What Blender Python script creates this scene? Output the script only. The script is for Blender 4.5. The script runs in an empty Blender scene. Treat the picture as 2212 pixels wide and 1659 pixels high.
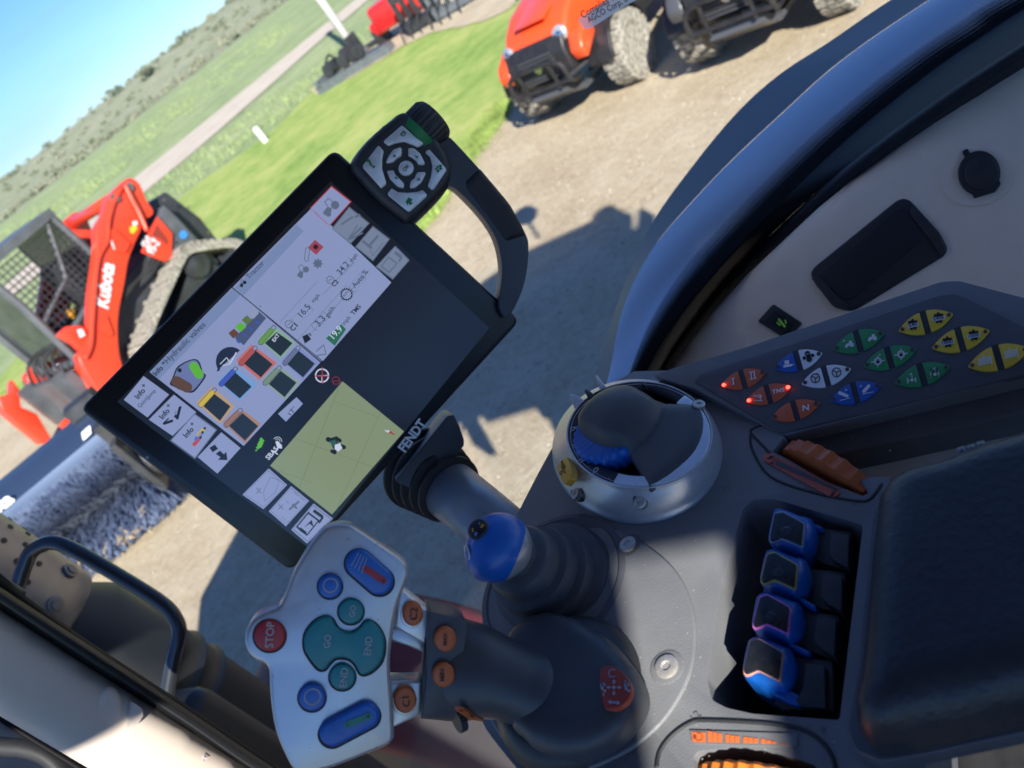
import bpy, bmesh, math, random
import numpy as np
from mathutils import Vector, Matrix, geometry, noise
random.seed(7)
R_=math.radians
SC=bpy.context.scene
# ---------------------------------------------------------------- camera
FPX,CX,CY=1661.0,1106.0,829.5            # photo measured on a 2212 x 1659 grid
_n=np.array([.613,.790]);_n/=np.linalg.norm(_n);PITCH=R_(31.0)
CAM=Vector((0,0,2.6))
Uc=Vector((-_n[0]*math.cos(PITCH),_n[1]*math.cos(PITCH),-math.sin(PITCH)))
Xc=Vector((_n[1],_n[0],0))
Fc=(Vector((0,0,1))-Uc*Uc.z).normalized()
def c2w(v): return Vector((Xc.dot(v),Fc.dot(v),Uc.dot(v)))
cx_,cy_,cz_=c2w(Vector((1,0,0))),c2w(Vector((0,1,0))),c2w(Vector((0,0,1)))
cd=bpy.data.cameras.new('camera');cam=bpy.data.objects.new('camera',cd);SC.collection.objects.link(cam)
cam.matrix_world=Matrix(((cx_.x,cy_.x,-cz_.x,CAM.x),(cx_.y,cy_.y,-cz_.y,CAM.y),(cx_.z,cy_.z,-cz_.z,CAM.z),(0,0,0,1)))
cd.sensor_fit='HORIZONTAL';cd.sensor_width=36;cd.lens=36*FPX/2212;cd.clip_start=.02;cd.clip_end=2000
cd.dof.use_dof=True;cd.dof.focus_distance=.56;cd.dof.aperture_fstop=9.0
SC.camera=cam
# ---------------------------------------------------------------- world + sun
SUN_EL=R_(31);sdir=Vector((.05,1,0)).normalized()
sdir=Vector((sdir.x*math.cos(SUN_EL),sdir.y*math.cos(SUN_EL),-math.sin(SUN_EL)))   # direction the light travels
w=bpy.data.worlds.new("World");SC.world=w;w.use_nodes=True
nt=w.node_tree;bg=nt.nodes['Background'];sk=nt.nodes.new('ShaderNodeTexSky')
sk.sky_type='NISHITA';sk.sun_disc=False;sk.sun_elevation=SUN_EL;sk.sun_rotation=math.atan2(-sdir.x,-sdir.y)
sk.air_density=1.0;sk.dust_density=0.0;sk.ozone_density=1.5
tc=nt.nodes.new('ShaderNodeTexCoord');mp=nt.nodes.new('ShaderNodeMapping');mp.inputs['Scale'].default_value=(1.2,1.2,7)
nz=nt.nodes.new('ShaderNodeTexNoise');nz.inputs['Scale'].default_value=2.2;nz.inputs['Detail'].default_value=7;nz.inputs['Distortion'].default_value=.6
cr=nt.nodes.new('ShaderNodeValToRGB');cr.color_ramp.elements[0].position=.5;cr.color_ramp.elements[1].position=.9
cr.color_ramp.elements[1].color=(.5,.5,.5,1)
mx=nt.nodes.new('ShaderNodeMixRGB');mx.inputs[2].default_value=(7.0,6.4,6.0,1)
L=nt.links.new
L(tc.outputs['Generated'],mp.inputs[0]);L(mp.outputs[0],nz.inputs['Vector']);L(nz.outputs['Fac'],cr.inputs[0]);L(cr.outputs[0],mx.inputs[0]);L(sk.outputs[0],mx.inputs[1]);ti=nt.nodes.new('ShaderNodeMixRGB');ti.blend_type='MULTIPLY';ti.inputs[0].default_value=1;ti.inputs[2].default_value=(.39,.61,1.04,1);L(mx.outputs[0],ti.inputs[1]);L(ti.outputs[0],bg.inputs[0])
bg.inputs[1].default_value=.08
sd=bpy.data.lights.new('sun','SUN');sd.energy=5.0;sd.angle=R_(.53);sd.color=(1,.94,.85)
so=bpy.data.objects.new('sun',sd);SC.collection.objects.link(so);so.rotation_euler=sdir.to_track_quat('-Z','Y').to_euler();so.location=(0,-10,20)
SC.view_settings.view_transform='Standard';SC.view_settings.look='None';SC.view_settings.exposure=1.0
SC.render.engine='CYCLES'
try:
    SC.cycles.max_bounces=8;SC.cycles.transparent_max_bounces=16;SC.cycles.use_denoising=True
except Exception: pass
# ---------------------------------------------------------------- helpers
FWD=Vector((-math.sin(R_(55)),math.cos(R_(55)),0));RGT=Vector((FWD.y,-FWD.x,0));UP=Vector((0,0,1))   # tractor axes
def ray(p): return c2w(Vector(((p[0]-CX)/FPX,-(p[1]-CY)/FPX,1)))
def onz(p,z): r=ray(p);return CAM+r*((z-CAM.z)/r.z)
def dep(p,d): return CAM+ray(p)*d
def onpl(p,o,n): r=ray(p);return CAM+r*((o-CAM).dot(n)/r.dot(n))
class PL:
    def __init__(s,o,n): s.o=Vector(o);s.n=Vector(n).normalized()
    def at(s,p,h=0): return onpl(p,s.o+s.n*h,s.n)
def lin(c): return c/12.92 if c<=.04045 else ((c+.055)/1.055)**2.4
def rgb(r,g,b): return (lin(r/255),lin(g/255),lin(b/255))
OFF={}
def link(o): SC.collection.objects.link(o);return o
def tag(o,label,cat,group=None,kind=None):
    if label:o['label']=label
    if cat:o['category']=cat
    if group:o['group']=group
    if kind:o['kind']=kind
    return o
def E_(name,loc,label,cat,group=None,rz=0,local=False):
    o=bpy.data.objects.new(name,None);link(o);o.location=loc;o.rotation_euler=(0,0,rz);o.empty_display_size=.1
    OFF[o.name]=Vector((0,0,0)) if local else Vector(loc);return tag(o,label,cat,group)
def mk(name,verts,faces,mat,parent=None,smooth=False,label=None):
    vs=[Vector(v) for v in verts]
    if parent is not None: off=OFF[parent.name];loc=Vector((0,0,0))
    else:
        mn=Vector((min(v[i] for v in vs) for i in range(3)));mxx=Vector((max(v[i] for v in vs) for i in range(3)))
        off=Vector(((mn.x+mxx.x)/2,(mn.y+mxx.y)/2,mn.z));loc=off
    me=bpy.data.meshes.new(name);me.from_pydata([tuple(v-off) for v in vs],[],faces);me.validate()
    bm=bmesh.new();bm.from_mesh(me);bmesh.ops.recalc_face_normals(bm,faces=bm.faces);bm.to_mesh(me);bm.free()
    if smooth: me.polygons.foreach_set('use_smooth',[True]*len(me.polygons))
    if mat: me.materials.append(mat)
    o=link(bpy.data.objects.new(name,me));o.location=loc
    if parent is not None:o.parent=parent
    OFF[o.name]=off
    if label:o['label']=label
    return o
def bevel(o,w,seg=3,ang=35):
    if w>0:
        m=o.modifiers.new('b','BEVEL');m.width=w;m.segments=seg;m.limit_method='ANGLE';m.angle_limit=R_(ang);m.harden_normals=False
        o.data.polygons.foreach_set('use_smooth',[True]*len(o.data.polygons))
    return o
def apply(o):
    dg=bpy.context.evaluated_depsgraph_get();dg.update();me=bpy.data.meshes.new_from_object(o.evaluated_get(dg));o.modifiers.clear();o.data=me
def cut(o,cutters):
    for c in cutters:
        m=o.modifiers.new('c','BOOLEAN');m.operation='DIFFERENCE';m.solver='EXACT';m.object=c
    bpy.context.view_layer.update();apply(o)
    for c in cutters: bpy.data.objects.remove(c)
def crom(pts,n=5,closed=True):
    out=[];N=len(pts);P=[Vector(p) for p in pts]
    rng=range(N if closed else N-1)
    for i in rng:
        g=(lambda k:P[k%N]) if closed else (lambda k:P[min(max(k,0),N-1)])
        a,b,c,d=g(i-1),g(i),g(i+1),g(i+2)
        for k in range(n):
            t=k/n;out.append(.5*((2*b)+(c-a)*t+(2*a-5*b+4*c-d)*t*t+(3*b-a-3*c+d)*t**3))
    if not closed: out.append(P[-1])
    return out
def rc(pts,r,n=4):
    out=[];N=len(pts);P=[Vector(p) for p in pts]
    for i in range(N):
        a,b,c=P[i-1],P[i],P[(i+1)%N];u=(a-b);v=(c-b);k=min(r,u.length*.45,v.length*.45)
        p=b+u.normalized()*k;q=b+v.normalized()*k
        for j in range(n+1):
            t=j/n;out.append((1-t)**2*p+2*t*(1-t)*b+t*t*q)
    return out
def circ(c,r,n=28,ry=None,rot=0):
    ry=ry or r;ca,sa=math.cos(rot),math.sin(rot)
    return [(c[0]+r*math.cos(a)*ca-ry*math.sin(a)*sa,c[1]+r*math.cos(a)*sa+ry*math.sin(a)*ca) for a in [2*math.pi*k/n for k in range(n)]]
def pill(a,b,r,n=10):
    a,b=Vector(a),Vector(b);t=math.atan2((b-a).y,(b-a).x);o=[]
    for k in range(n+1): x=t-math.pi/2+math.pi*k/n;o.append((b.x+r*math.cos(x),b.y+r*math.sin(x)))
    for k in range(n+1): x=t+math.pi/2+math.pi*k/n;o.append((a.x+r*math.cos(x),a.y+r*math.sin(x)))
    return o
def prism(name,pl,pts,h0,h1,mat,parent=None,bv=0,seg=3,label=None,sm=False,ref=None):
    top=[pl.at(p,h1) if ref is None else pl.at(p,ref)+pl.n*(h1-ref) for p in pts];bot=[t-pl.n*(h1-h0) for t in top];N=len(top)
    f=[tuple(range(N)),tuple(range(2*N-1,N-1,-1))]+[(i,N+i,N+(i+1)%N,(i+1)%N) for i in range(N)]
    o=mk(name,top+bot,f,mat,parent,label=label);return bevel(o,bv,seg) if bv else o
def sheet(name,pl,plist,h,mat,parent=None,label=None):
    """flat printed shapes: a list of outlines, one thin mesh"""
    V=[];F=[]
    for pts in plist:
        b=len(V);V+=[pl.at(p,h) for p in pts];F.append(tuple(range(b,b+len(pts))))
    return mk(name,V,F,mat,parent,label=label)
def inflate(name,pl,pts,h0,hm,s,mat,parent=None,skirt=.01,step=None,label=None,power=2.,fn=None,eseg=None):
    """cushion: outline on the plane, height grows from the rim inward"""
    e1=pl.n.orthogonal().normalized();e2=pl.n.cross(e1)
    W=[pl.at(p,h0) for p in pts];o=W[0]
    P2=[Vector(((q-o).dot(e1),(q-o).dot(e2))) for q in W]
    xs=[p.x for p in P2];ys=[p.y for p in P2];step=step or max(max(xs)-min(xs),max(ys)-min(ys))/34
    bd=[]
    for i,a in enumerate(P2):
        b=P2[(i+1)%len(P2)];k=max(1,int((b-a).length/step/.8))
        bd+=[a+(b-a)*j/k for j in range(k)]
    A=np.array([[p.x,p.y] for p in bd]);B=np.roll(A,-1,0);D=B-A;DD=(D**2).sum(1)+1e-12
    def dist(p):
        t=np.clip(((np.array([p[0],p[1]])-A)*D).sum(1)/DD,0,1);q=A+D*t[:,None];return math.sqrt((((np.array([p[0],p[1]])-q)**2).sum(1)).min())
    def inside(p):
        x,y=p;c=False
        for (x0,y0),(x1,y1) in zip(A,B):
            if (y0>y)!=(y1>y) and x<(x1-x0)*(y-y0)/(y1-y0)+x0:c=not c
        return c
    pts2=list(bd);n0=len(bd);
    # rings just inside the rim give a clean rounded edge
    y=min(ys)
    r=0
    while y<=max(ys):
        x=min(xs)+(step/2 if r%2 else 0)
        while x<=max(xs):
            if inside((x,y)) and dist((x,y))>step*.35: pts2.append(Vector((x,y)))
            x+=step
        y+=step*.866;r+=1
    V,_,F,_,_,_=geometry.delaunay_2d_cdt([Vector((p[0],p[1])) for p in pts2],[(i,(i+1)%n0) for i in range(n0)],[],1,1e-6)
    verts=[]
    for v in V:
        d=dist(v);k=min(d/s,1);h=hm*(1-(1-k)**power)**(1/power)
        if fn:h+=fn(v,d)
        verts.append(o+e1*v.x+e2*v.y+pl.n*h)
    # skirt
    faces=[tuple(f) for f in F]
    idx={}
    base=len(verts)
    edges={}
    for f in faces:
        for i in range(len(f)):
            e=(f[i],f[(i+1)%len(f)]);k=tuple(sorted(e));edges[k]=edges.get(k,[])+[e]
    for k,l in edges.items():
        if len(l)==1:
            for q in l[0]:
                if q not in idx: idx[q]=len(verts);verts.append(verts[q]-pl.n*skirt)
            a,b=l[0];faces.append((b,a,idx[a],idx[b]))
    return mk(name,verts,faces,mat,parent,smooth=True,label=label)
def frame(d):
    d=d.normalized();a=Vector((0,0,1)) if abs(d.z)<.9 else Vector((1,0,0));u=d.cross(a).normalized();return u,d.cross(u).normalized()
def tubeV(path,r,n=12,rb=None,up=None):
    P=[Vector(p) for p in path];V=[];F=[];rs=r if isinstance(r,(list,tuple)) else [r]*len(P);u=None
    for i,p in enumerate(P):
        d=(P[min(i+1,len(P)-1)]-P[max(i-1,0)]).normalized()
        if u is None:u,v=frame(d) if up is None else ((up-d*up.dot(d)).normalized(),None)
        u=(u-d*u.dot(d)).normalized();v=d.cross(u)
        q=rb[i] if isinstance(rb,(list,tuple)) else (rb if rb else rs[i])
        for k in range(n):
            a=2*math.pi*k/n;V.append(p+u*math.cos(a)*rs[i]+v*math.sin(a)*q)
    for i in range(len(P)-1):
        for k in range(n): F.append((i*n+k,i*n+(k+1)%n,(i+1)*n+(k+1)%n,(i+1)*n+k))
    F.append(tuple(range(n)));F.append(tuple(range(len(P)*n-1,(len(P)-1)*n-1,-1)))
    return V,F
def tube(name,path,r,mat,parent=None,n=12,label=None,**k):
    V,F=tubeV(path,r,n,**k);return mk(name,V,F,mat,parent,smooth=True,label=label)
def merge(parts):
    V=[];F=[]
    for v,f in parts:
        b=len(V);V+=v;F+=[tuple(i+b for i in q) for q in f]
    return V,F
def boxV(c,s,ax=None):
    c=Vector(c);X,Y,Z=ax or (Vector((1,0,0)),Vector((0,1,0)),Vector((0,0,1)))
    V=[c+X*(s[0]/2*i)+Y*(s[1]/2*j)+Z*(s[2]/2*k) for i in(-1,1) for j in(-1,1) for k in(-1,1)]
    return V,[(0,1,3,2),(4,6,7,5),(0,4,5,1),(2,3,7,6),(0,2,6,4),(1,5,7,3)]
def box(name,c,s,mat,parent=None,ax=None,bv=0,label=None):
    V,F=boxV(c,s,ax);return bevel(mk(name,V,F,mat,parent,label=label),bv)
def latheV(o,d,prof,n=48,wave=None,a0=0,a1=2*math.pi,cap=True):
    o=Vector(o);d=Vector(d).normalized();u,v=frame(d);V=[];F=[];full=abs(a1-a0-2*math.pi)<1e-6;m=n if full else n+1
    for i,(t,r) in enumerate(prof):
        for k in range(m):
            a=a0+(a1-a0)*k/n;rr=r*(1+(wave(a,i) if wave else 0));V.append(o+d*t+u*rr*math.cos(a)+v*rr*math.sin(a))
    for i in range(len(prof)-1):
        for k in range(n):
            b=(k+1)%m;F.append((i*m+k,i*m+b,(i+1)*m+b,(i+1)*m+k))
    if full and cap:
        if prof[0][1]>1e-6:F.append(tuple(range(m)))
        if prof[-1][1]>1e-6:F.append(tuple(range((len(prof)-1)*m,len(prof)*m)))
    return V,F
def lathe(name,o,d,prof,mat,parent=None,n=48,smooth=True,label=None,**k):
    V,F=latheV(o,d,prof,n,**k);ob=mk(name,V,F,mat,parent,smooth=smooth,label=label)
    if smooth:
        ob.data.set_sharp_from_angle(angle=R_(40)) if hasattr(ob.data,'set_sharp_from_angle') else None
    return ob
FC=0
def text(name,pl,s,a,b,mat,parent=None,h=.0004,bold=.008,fy=1,label=None,shear=0,size=None):
    """text whose baseline runs from a to b (photo grid) on the plane"""
    cu=bpy.data.curves.new(name,'FONT');cu.body=s;cu.offset=bold;cu.shear=shear;cu.resolution_u=3
    t=bpy.data.objects.new(name,cu);link(t);bpy.context.view_layer.update()
    me=bpy.data.meshes.new_from_object(t.evaluated_get(bpy.context.evaluated_depsgraph_get()));bpy.data.objects.remove(t)
    vs=[v.co.copy() for v in me.vertices];fs=[tuple(p.vertices) for p in me.polygons]
    x0=min(v.x for v in vs);x1=max(v.x for v in vs)
    A=pl.at(a,h);B=pl.at(b,h);ex=(B-A);k=ex.length/(x1-x0);ex.normalize();ey=pl.n.cross(ex)
    return mk(name,[A+ex*(v.x-x0)*k+ey*v.y*k*fy for v in vs],fs,mat,parent,label=label)
# ---------------------------------------------------------------- materials
MC={}
def M(name,col,rough=.5,metal=0,bump=0,bs=400,var=0,vs=30,coat=0,spec=.5,emis=None,es=1,aniso=0,col2=None,dist=.001):
    if name in MC:return MC[name]
    m=bpy.data.materials.new(name);m.use_nodes=True;MC[name]=m;n=m.node_tree.nodes;l=m.node_tree.links.new;b=n['Principled BSDF']
    b.inputs['Base Color'].default_value=(*col,1);b.inputs['Roughness'].default_value=rough;b.inputs['Metallic'].default_value=metal
    b.inputs['Specular IOR Level'].default_value=spec;b.inputs['Coat Weight'].default_value=coat
    if emis:b.inputs['Emission Color'].default_value=(*emis,1);b.inputs['Emission Strength'].default_value=es
    if bump or var:
        tc=n.new('ShaderNodeTexCoord')
    if var:
        t=n.new('ShaderNodeTexNoise');t.inputs['Scale'].default_value=vs;t.inputs['Detail'].default_value=8;l(tc.outputs['Object'],t.inputs['Vector'])
        r=n.new('ShaderNodeMapRange');r.inputs[1].default_value=.3;r.inputs[2].default_value=.7;l(t.outputs['Fac'],r.inputs[0])
        x=n.new('ShaderNodeMixRGB');l(r.outputs[0],x.inputs[0]);c2=col2 or tuple(min(1,c*(1+var)+.01*var) for c in col)
        x.inputs[1].default_value=(*(tuple(c*(1-var) for c in col) if not col2 else col),1);x.inputs[2].default_value=(*c2,1);l(x.outputs[0],b.inputs['Base Color'])
        r2=n.new('ShaderNodeMapRange');r2.inputs[3].default_value=max(rough-.08,.02);r2.inputs[4].default_value=min(rough+.1,1);l(t.outputs['Fac'],r2.inputs[0]);l(r2.outputs[0],b.inputs['Roughness'])
    if bump:
        t=n.new('ShaderNodeTexNoise');t.inputs['Scale'].default_value=bs;t.inputs['Detail'].default_value=3;l(tc.outputs['Object'],t.inputs['Vector'])
        bp=n.new('ShaderNodeBump');bp.inputs['Strength'].default_value=bump;bp.inputs['Distance'].default_value=dist;l(t.outputs['Fac'],bp.inputs['Height']);l(bp.outputs[0],b.inputs['Normal'])
    return m
def EM(name,col,es=.49,rough=.3,spec=.9):
    return M('lit_'+name,(.004,.004,.006),rough,spec=spec,emis=col,es=es)
deck=M('deck_plastic',(.17,.178,.19),.5,bump=.5,bs=1100,var=.1,vs=25,dist=.0006)
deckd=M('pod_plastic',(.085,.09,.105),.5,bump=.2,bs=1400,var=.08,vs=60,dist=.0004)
blackp=M('black_plastic',(.03,.031,.034),.42,bump=.15,bs=1500,var=.2,vs=80,dist=.0003)
blackg=M('black_gloss',(.004,.004,.005),.08)
rubber=M('rubber',(.022,.022,.023),.6,bump=.3,bs=500,dist=.0008)
satin=M('satin_silver',(.66,.68,.70),.36,.6,var=.05,vs=300,bump=.05,bs=900,dist=.0002)
silverp=M('silver_paint',(.50,.51,.53),.3,.5,var=.03,vs=200)
chrome=M('chrome',(.7,.7,.7),.15,1)
bluep=M('blue_plastic',(.008,.12,.50),.36,bump=.1,bs=1200,dist=.0002,coat=.1)
orangep=M('orange_plastic',(.56,.13,.035),.45,bump=.1,bs=900,dist=.0003)
orangeb=M('bright_orange_plastic',(.85,.22,.02),.45,bump=.1,bs=900,dist=.0003,var=.08,vs=200)
tealp=M('teal_plastic',(.012,.22,.25),.42,coat=.1)
redp=M('red_plastic',(.40,.018,.028),.4)
white=M('white_print',(.75,.76,.78),.5)
greyprint=M('grey_print',(.42,.44,.47),.5)
blackprint=M('black_print',(.008,.008,.01),.5)
yellowp=M('yellow_plastic',(.62,.33,.03),.45)
greenp=M('green_plastic',(.02,.2,.06),.45)
leather=M('dark_leather',(.028,.032,.04),.42,bump=.35,bs=230,var=.15,vs=20,dist=.0015)
beige=M('beige_trim',(.86,.69,.53),.55,bump=.3,bs=900,var=.03,vs=40,dist=.0005)
pillarm=M('pillar_trim',(.62,.54,.46),.5,bump=.12,bs=700,dist=.0004)
# ================================================================ GROUND AND LAND
def gmat(name,stops,scales=(1.2,9,60),bump=.6,bd=.03,rough=.95,mixw=(.5,.3,.2)):
    m=bpy.data.materials.new(name);m.use_nodes=True;n=m.node_tree.nodes;l=m.node_tree.links.new;b=n['Principled BSDF'];b.inputs['Roughness'].default_value=rough;b.inputs['Specular IOR Level'].default_value=.15
    g=n.new('ShaderNodeNewGeometry');acc=None
    for s,wt in zip(scales,mixw):
        t=n.new('ShaderNodeTexNoise');t.inputs['Scale'].default_value=s;t.inputs['Detail'].default_value=6;t.inputs['Roughness'].default_value=.65;l(g.outputs['Position'],t.inputs['Vector'])
        q=n.new('ShaderNodeMath');q.operation='MULTIPLY';q.inputs[1].default_value=wt;l(t.outputs['Fac'],q.inputs[0])
        if acc:
            a=n.new('ShaderNodeMath');a.operation='ADD';l(acc,a.inputs[0]);l(q.outputs[0],a.inputs[1]);acc=a.outputs[0]
        else:acc=q.outputs[0]
    r=n.new('ShaderNodeValToRGB');e=r.color_ramp.elements
    while len(e)<len(stops):e.new(.5)
    for k,(p,c) in enumerate(stops):e[k].position=p;e[k].color=(*c,1)
    l(acc,r.inputs[0]);l(r.outputs[0],b.inputs[0])
    bp=n.new('ShaderNodeBump');bp.inputs['Strength'].default_value=bump;bp.inputs['Distance'].default_value=bd;l(acc,bp.inputs['Height']);l(bp.outputs[0],b.inputs['Normal'])
    return m
gravel=gmat('gravel',[(.34,(.30,.21,.13)),(.42,(.52,.41,.27)),(.52,(.65,.545,.38)),(.64,(.76,.67,.49))],(1.1,16,85),1.0,.06,mixw=(.35,.3,.35))
roadm=gmat('road_gravel',[(.4,(.52,.44,.35)),(.6,(.62,.55,.45))],(.6,6,30),.4,.03)
lawnm=gmat('lawn_grass',[(.34,(.16,.26,.055)),(.45,(.26,.37,.09)),(.54,(.38,.44,.13)),(.66,(.50,.50,.19))],(.55,3.2,35),.8,.05,mixw=(.45,.35,.2))
meadm=gmat('meadow_grass',[(.36,(.18,.25,.11)),(.47,(.27,.34,.16)),(.56,(.36,.41,.21)),(.68,(.46,.47,.28))],(.25,1.6,9),.9,.12,mixw=(.4,.35,.25))
hillm=gmat('scrub_ground',[(.38,(.20,.23,.14)),(.5,(.27,.29,.19)),(.62,(.36,.35,.26))],(.12,.6,3),.8,.2,mixw=(.35,.35,.3))
# meadow: one sheet to the horizon, with a low scrub ridge rising from it
V=[];F=[];nx,ny=90,70
def ridge(x,y):
    yb=128+ .02*x;t=max(0,min(1,(y-yb)/70));t=t*t*(3-2*t)
    return t*(4.6+1.1*noise.noise(Vector((x*.018,1.3,0)))+.6*noise.noise(Vector((x*.06,7,0))))
ysr=[-60,-20,0,10,20,30,45,60,80,100,115]+[120+2.5*i for i in range(40)]+[230,260,320,420,600,900]
xsr=[-700,-450,-300]+[-220+6*i for i in range(74)]+[300,450,700]
for y in ysr:
    for x in xsr: V.append((x,y,ridge(x,y)))
k=len(xsr)
for j in range(len(ysr)-1):
    for i in range(k-1):F.append((j*k+i,j*k+i+1,(j+1)*k+i+1,(j+1)*k+i))
ter=mk('ground',V,F,meadm,smooth=True);ter['kind']='structure';ter.data.materials.append(hillm)
for p in ter.data.polygons:
    if p.center.y+ter.location.y>121+3*math.sin((p.center.x+ter.location.x)*.07): p.material_index=1
def gsheet(name,pts,z,mat,n=1):
    P=[Vector((p[0],p[1],z)) for p in pts];o=mk(name,P,[tuple(range(len(P)))],mat);o['kind']='structure';return o
g0=lambda x,y:onz((x,y),0)
def wob(pts,a,n=6):
    P=crom([Vector((p[0],p[1])) for p in pts],n);return [p+Vector((noise.noise(Vector((p.x*1.3,p.y*1.3,3)))*a,noise.noise(Vector((p.x*1.3,p.y*1.3,9)))*a)) for p in P]
edge=[g0(*p) for p in [(1100,232),(1035,330),(930,480),(800,600),(640,690),(430,750),(200,805),(0,860)]]
lot=[(2.9,9.6)]+[(p.x,p.y) for p in edge]+[(-14,9.0),(-30,6),(-30,-25),(40,-25),(40,30),(9,27),(5,14)]
gsheet('gravel_lot',lot,.02,gravel)
lawnp=[g0(*p) for p in [(1100,232),(1035,330),(930,480),(800,600),(640,690),(430,750),(200,805),(40,850)]]+[Vector((-9,10.5,0)),Vector((-9.5,14,0))]+[g0(*p) for p in [(250,545),(345,470),(430,400),(585,290),(672,205),(760,150),(900,78),(1060,28)]]+[Vector((4.2,13.5,0))]
lp=wob([(p.x,p.y) for p in lawnp],.12,5)
gsheet('lawn',lp,.045,lawnm)
pad=[g0(*p) for p in [(668,200),(690,185),(780,108),(850,62),(905,18),(960,-30),(1120,-30),(1090,35),(1000,62),(900,90),(800,150),(710,200)]]
gsheet('gravel_pad',wob([(p.x,p.y) for p in pad],.25,4),.06,gravel)
a,b=g0(287,390),g0(756,10);c_,d_=g0(312,418),g0(800,0)
def ext(p,q,t):return p+(q-p)*t
rd=[ext(a,b,-1.2),ext(a,b,1.6),ext(c_,d_,1.6),g0(684,96),g0(560,208),g0(410,338),ext(c_,g0(410,338),-1.5)]
gsheet('gravel_road',[(p.x,p.y) for p in rd],.03,roadm)
rs=random.Random(77);V=[];F=[]
for i in range(7000):
    y=rs.uniform(2.5,10);x=rs.uniform(-5.5,5);r=rs.choice([.005,.006,.008,.01,.014])*rs.uniform(.7,1.3);a=rs.uniform(0,3);b=len(V)
    for q in range(5):
        an=a+q*1.2566;V.append(Vector((x+r*math.cos(an)*rs.uniform(.7,1.2),y+r*math.sin(an)*rs.uniform(.7,1.2),.021)))
    V.append(Vector((x+r*.1,y,.021+r*rs.uniform(.5,.9))));F+=[(b+q,b+(q+1)%5,b+5) for q in range(5)]
o=mk('loose_stones',V,F,M('stone',(.30,.24,.18),.9,var=.3,vs=3,col2=(.46,.41,.33)));tag(o,'small loose stones scattered over the tan gravel lot','stones',kind='stuff')
# ---- scrub on the ridge
def foliage(mats,center,rad,n,leaf,seed):
    rnd=random.Random(seed);V=[];F=[];cl=[Vector((rnd.gauss(0,.42),rnd.gauss(0,.42),rnd.uniform(-.5,.75))) for _ in range(9)]
    for i in range(n):
        c=cl[i%9];p=c+Vector((rnd.gauss(0,.2),rnd.gauss(0,.2),rnd.gauss(0,.18)));p=Vector((p.x*rad[0],p.y*rad[1],p.z*rad[2]))+center
        u=Vector((rnd.gauss(0,1),rnd.gauss(0,1),rnd.gauss(0,1))).normalized();v=u.orthogonal().normalized();s=leaf*rnd.uniform(.6,1.4);b=len(V)
        V+=[p-u*s,p+v*s*.6,p+u*s,p-v*s*.6];F.append((b,b+1,b+2,b+3))
    return V,F
leafA=M('scrub_leaves',(.19,.21,.13),.8,var=.35,vs=1.5);leafB=M('dark_scrub_leaves',(.13,.155,.10),.8,var=.35,vs=1.5);leafC=M('pale_scrub',(.25,.255,.17),.9,var=.25,vs=2)
rs=random.Random(5);parts=[];partsB=[]
for i in range(1100):
    x=rs.uniform(-150,150);y=rs.choice([rs.uniform(122,200),rs.gauss(132,5)]);y=max(y,119);s=rs.uniform(.25,.8)
    (parts if rs.random()<.55 else partsB).append(foliage(None,Vector((x,y,ridge(x,y)+s*.4)),(s*1.7,s*1.3,s*.7),34,.22*s+.1,i))
o=mk('scrub',*merge(parts+partsB),leafC);tag(o,'grey green scrub covering the low ridge at the horizon','scrub',kind='stuff');o.data.materials.append(leafA)
for i,p in enumerate(o.data.polygons):
    p.material_index=1 if (i//34)%3 else 0
desc=['small rounded bush on the skyline just above the loader cab roof','narrow dark bush on the skyline left of the other crest bushes','tall dark bush in the middle of the skyline ridge','wide pale bush beside the tall dark one on the ridge','low round bush on the ridge crest toward the upper edge','dark bush highest up the picture on the ridge crest','small dark bush below the crest on the ridge slope','faint bush on the crest nearest the top edge of the photo']
for (px,s,dd,l) in [(38,1.0,0,0),(110,1.1,0,1),(262,1.6,0,2),(322,2.0,-14,3),(395,1.5,0,4),(415,1.2,4,5),(470,1.1,-20,6),(512,1.2,0,7)]:
    py=410-px*.7736;r=ray((px,py));yy=182+dd;q=CAM+r*(yy/r.y);z=ridge(q.x,yy)
    t=E_('bush',(q.x,yy,z),desc[l],'bush','bushes on the skyline ridge')
    s*=.62;V,F=foliage(None,Vector((q.x,yy,z+s*.55)),(s*2.0,s*1.5,s*1.1),260,.24*s,90+l);mk('crown',V,F,leafB if l in(2,5,6) else leafA,t)
    tube('trunk',[(q.x,yy,z-.2),(q.x+.1,yy,z+s)],[.14*s,.06*s],M('bark',(.1,.08,.06),.9),t,n=6)
# tufts along meadow edge & lawn edge (short real grass)
rs=random.Random(11);V=[];F=[]
def tuft(p,h,n,sp):
    for _ in range(n):
        q=p+Vector((rs.gauss(0,sp),rs.gauss(0,sp),0));a=rs.uniform(0,6.28);w=Vector((math.cos(a),math.sin(a),0))*h*.07;l=Vector((rs.gauss(0,.3),rs.gauss(0,.3),1))*h*rs.uniform(.5,1.2);b=len(V);V.extend([q-w,q+w,q+l]);F.append((b,b+1,b+2))
for i in range(2600):
    px=rs.uniform(0,900);py=rs.uniform(60,560);p=g0(px,py)
    d=(px-287)*.63+(py-390)*.776
    if px*.613+py*.79<395 or p.y>90: continue
    # keep to the strip between road and lawn, and the verge above the road
    e=(px-670)*.60+(py-200)*.80
    if -36<e<12 or d<-30: tuft(p+Vector((0,0,.03)),.2 if e>-75 else .35,9,.35)
o=mk('meadow_tufts',V,F,M('tuft_green',(.26,.33,.13),.8,var=.4,vs=2.5));tag(o,'longer green grass tufts between the lawn and the gravel road','grass',kind='stuff')
V=[];F=[]
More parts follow.
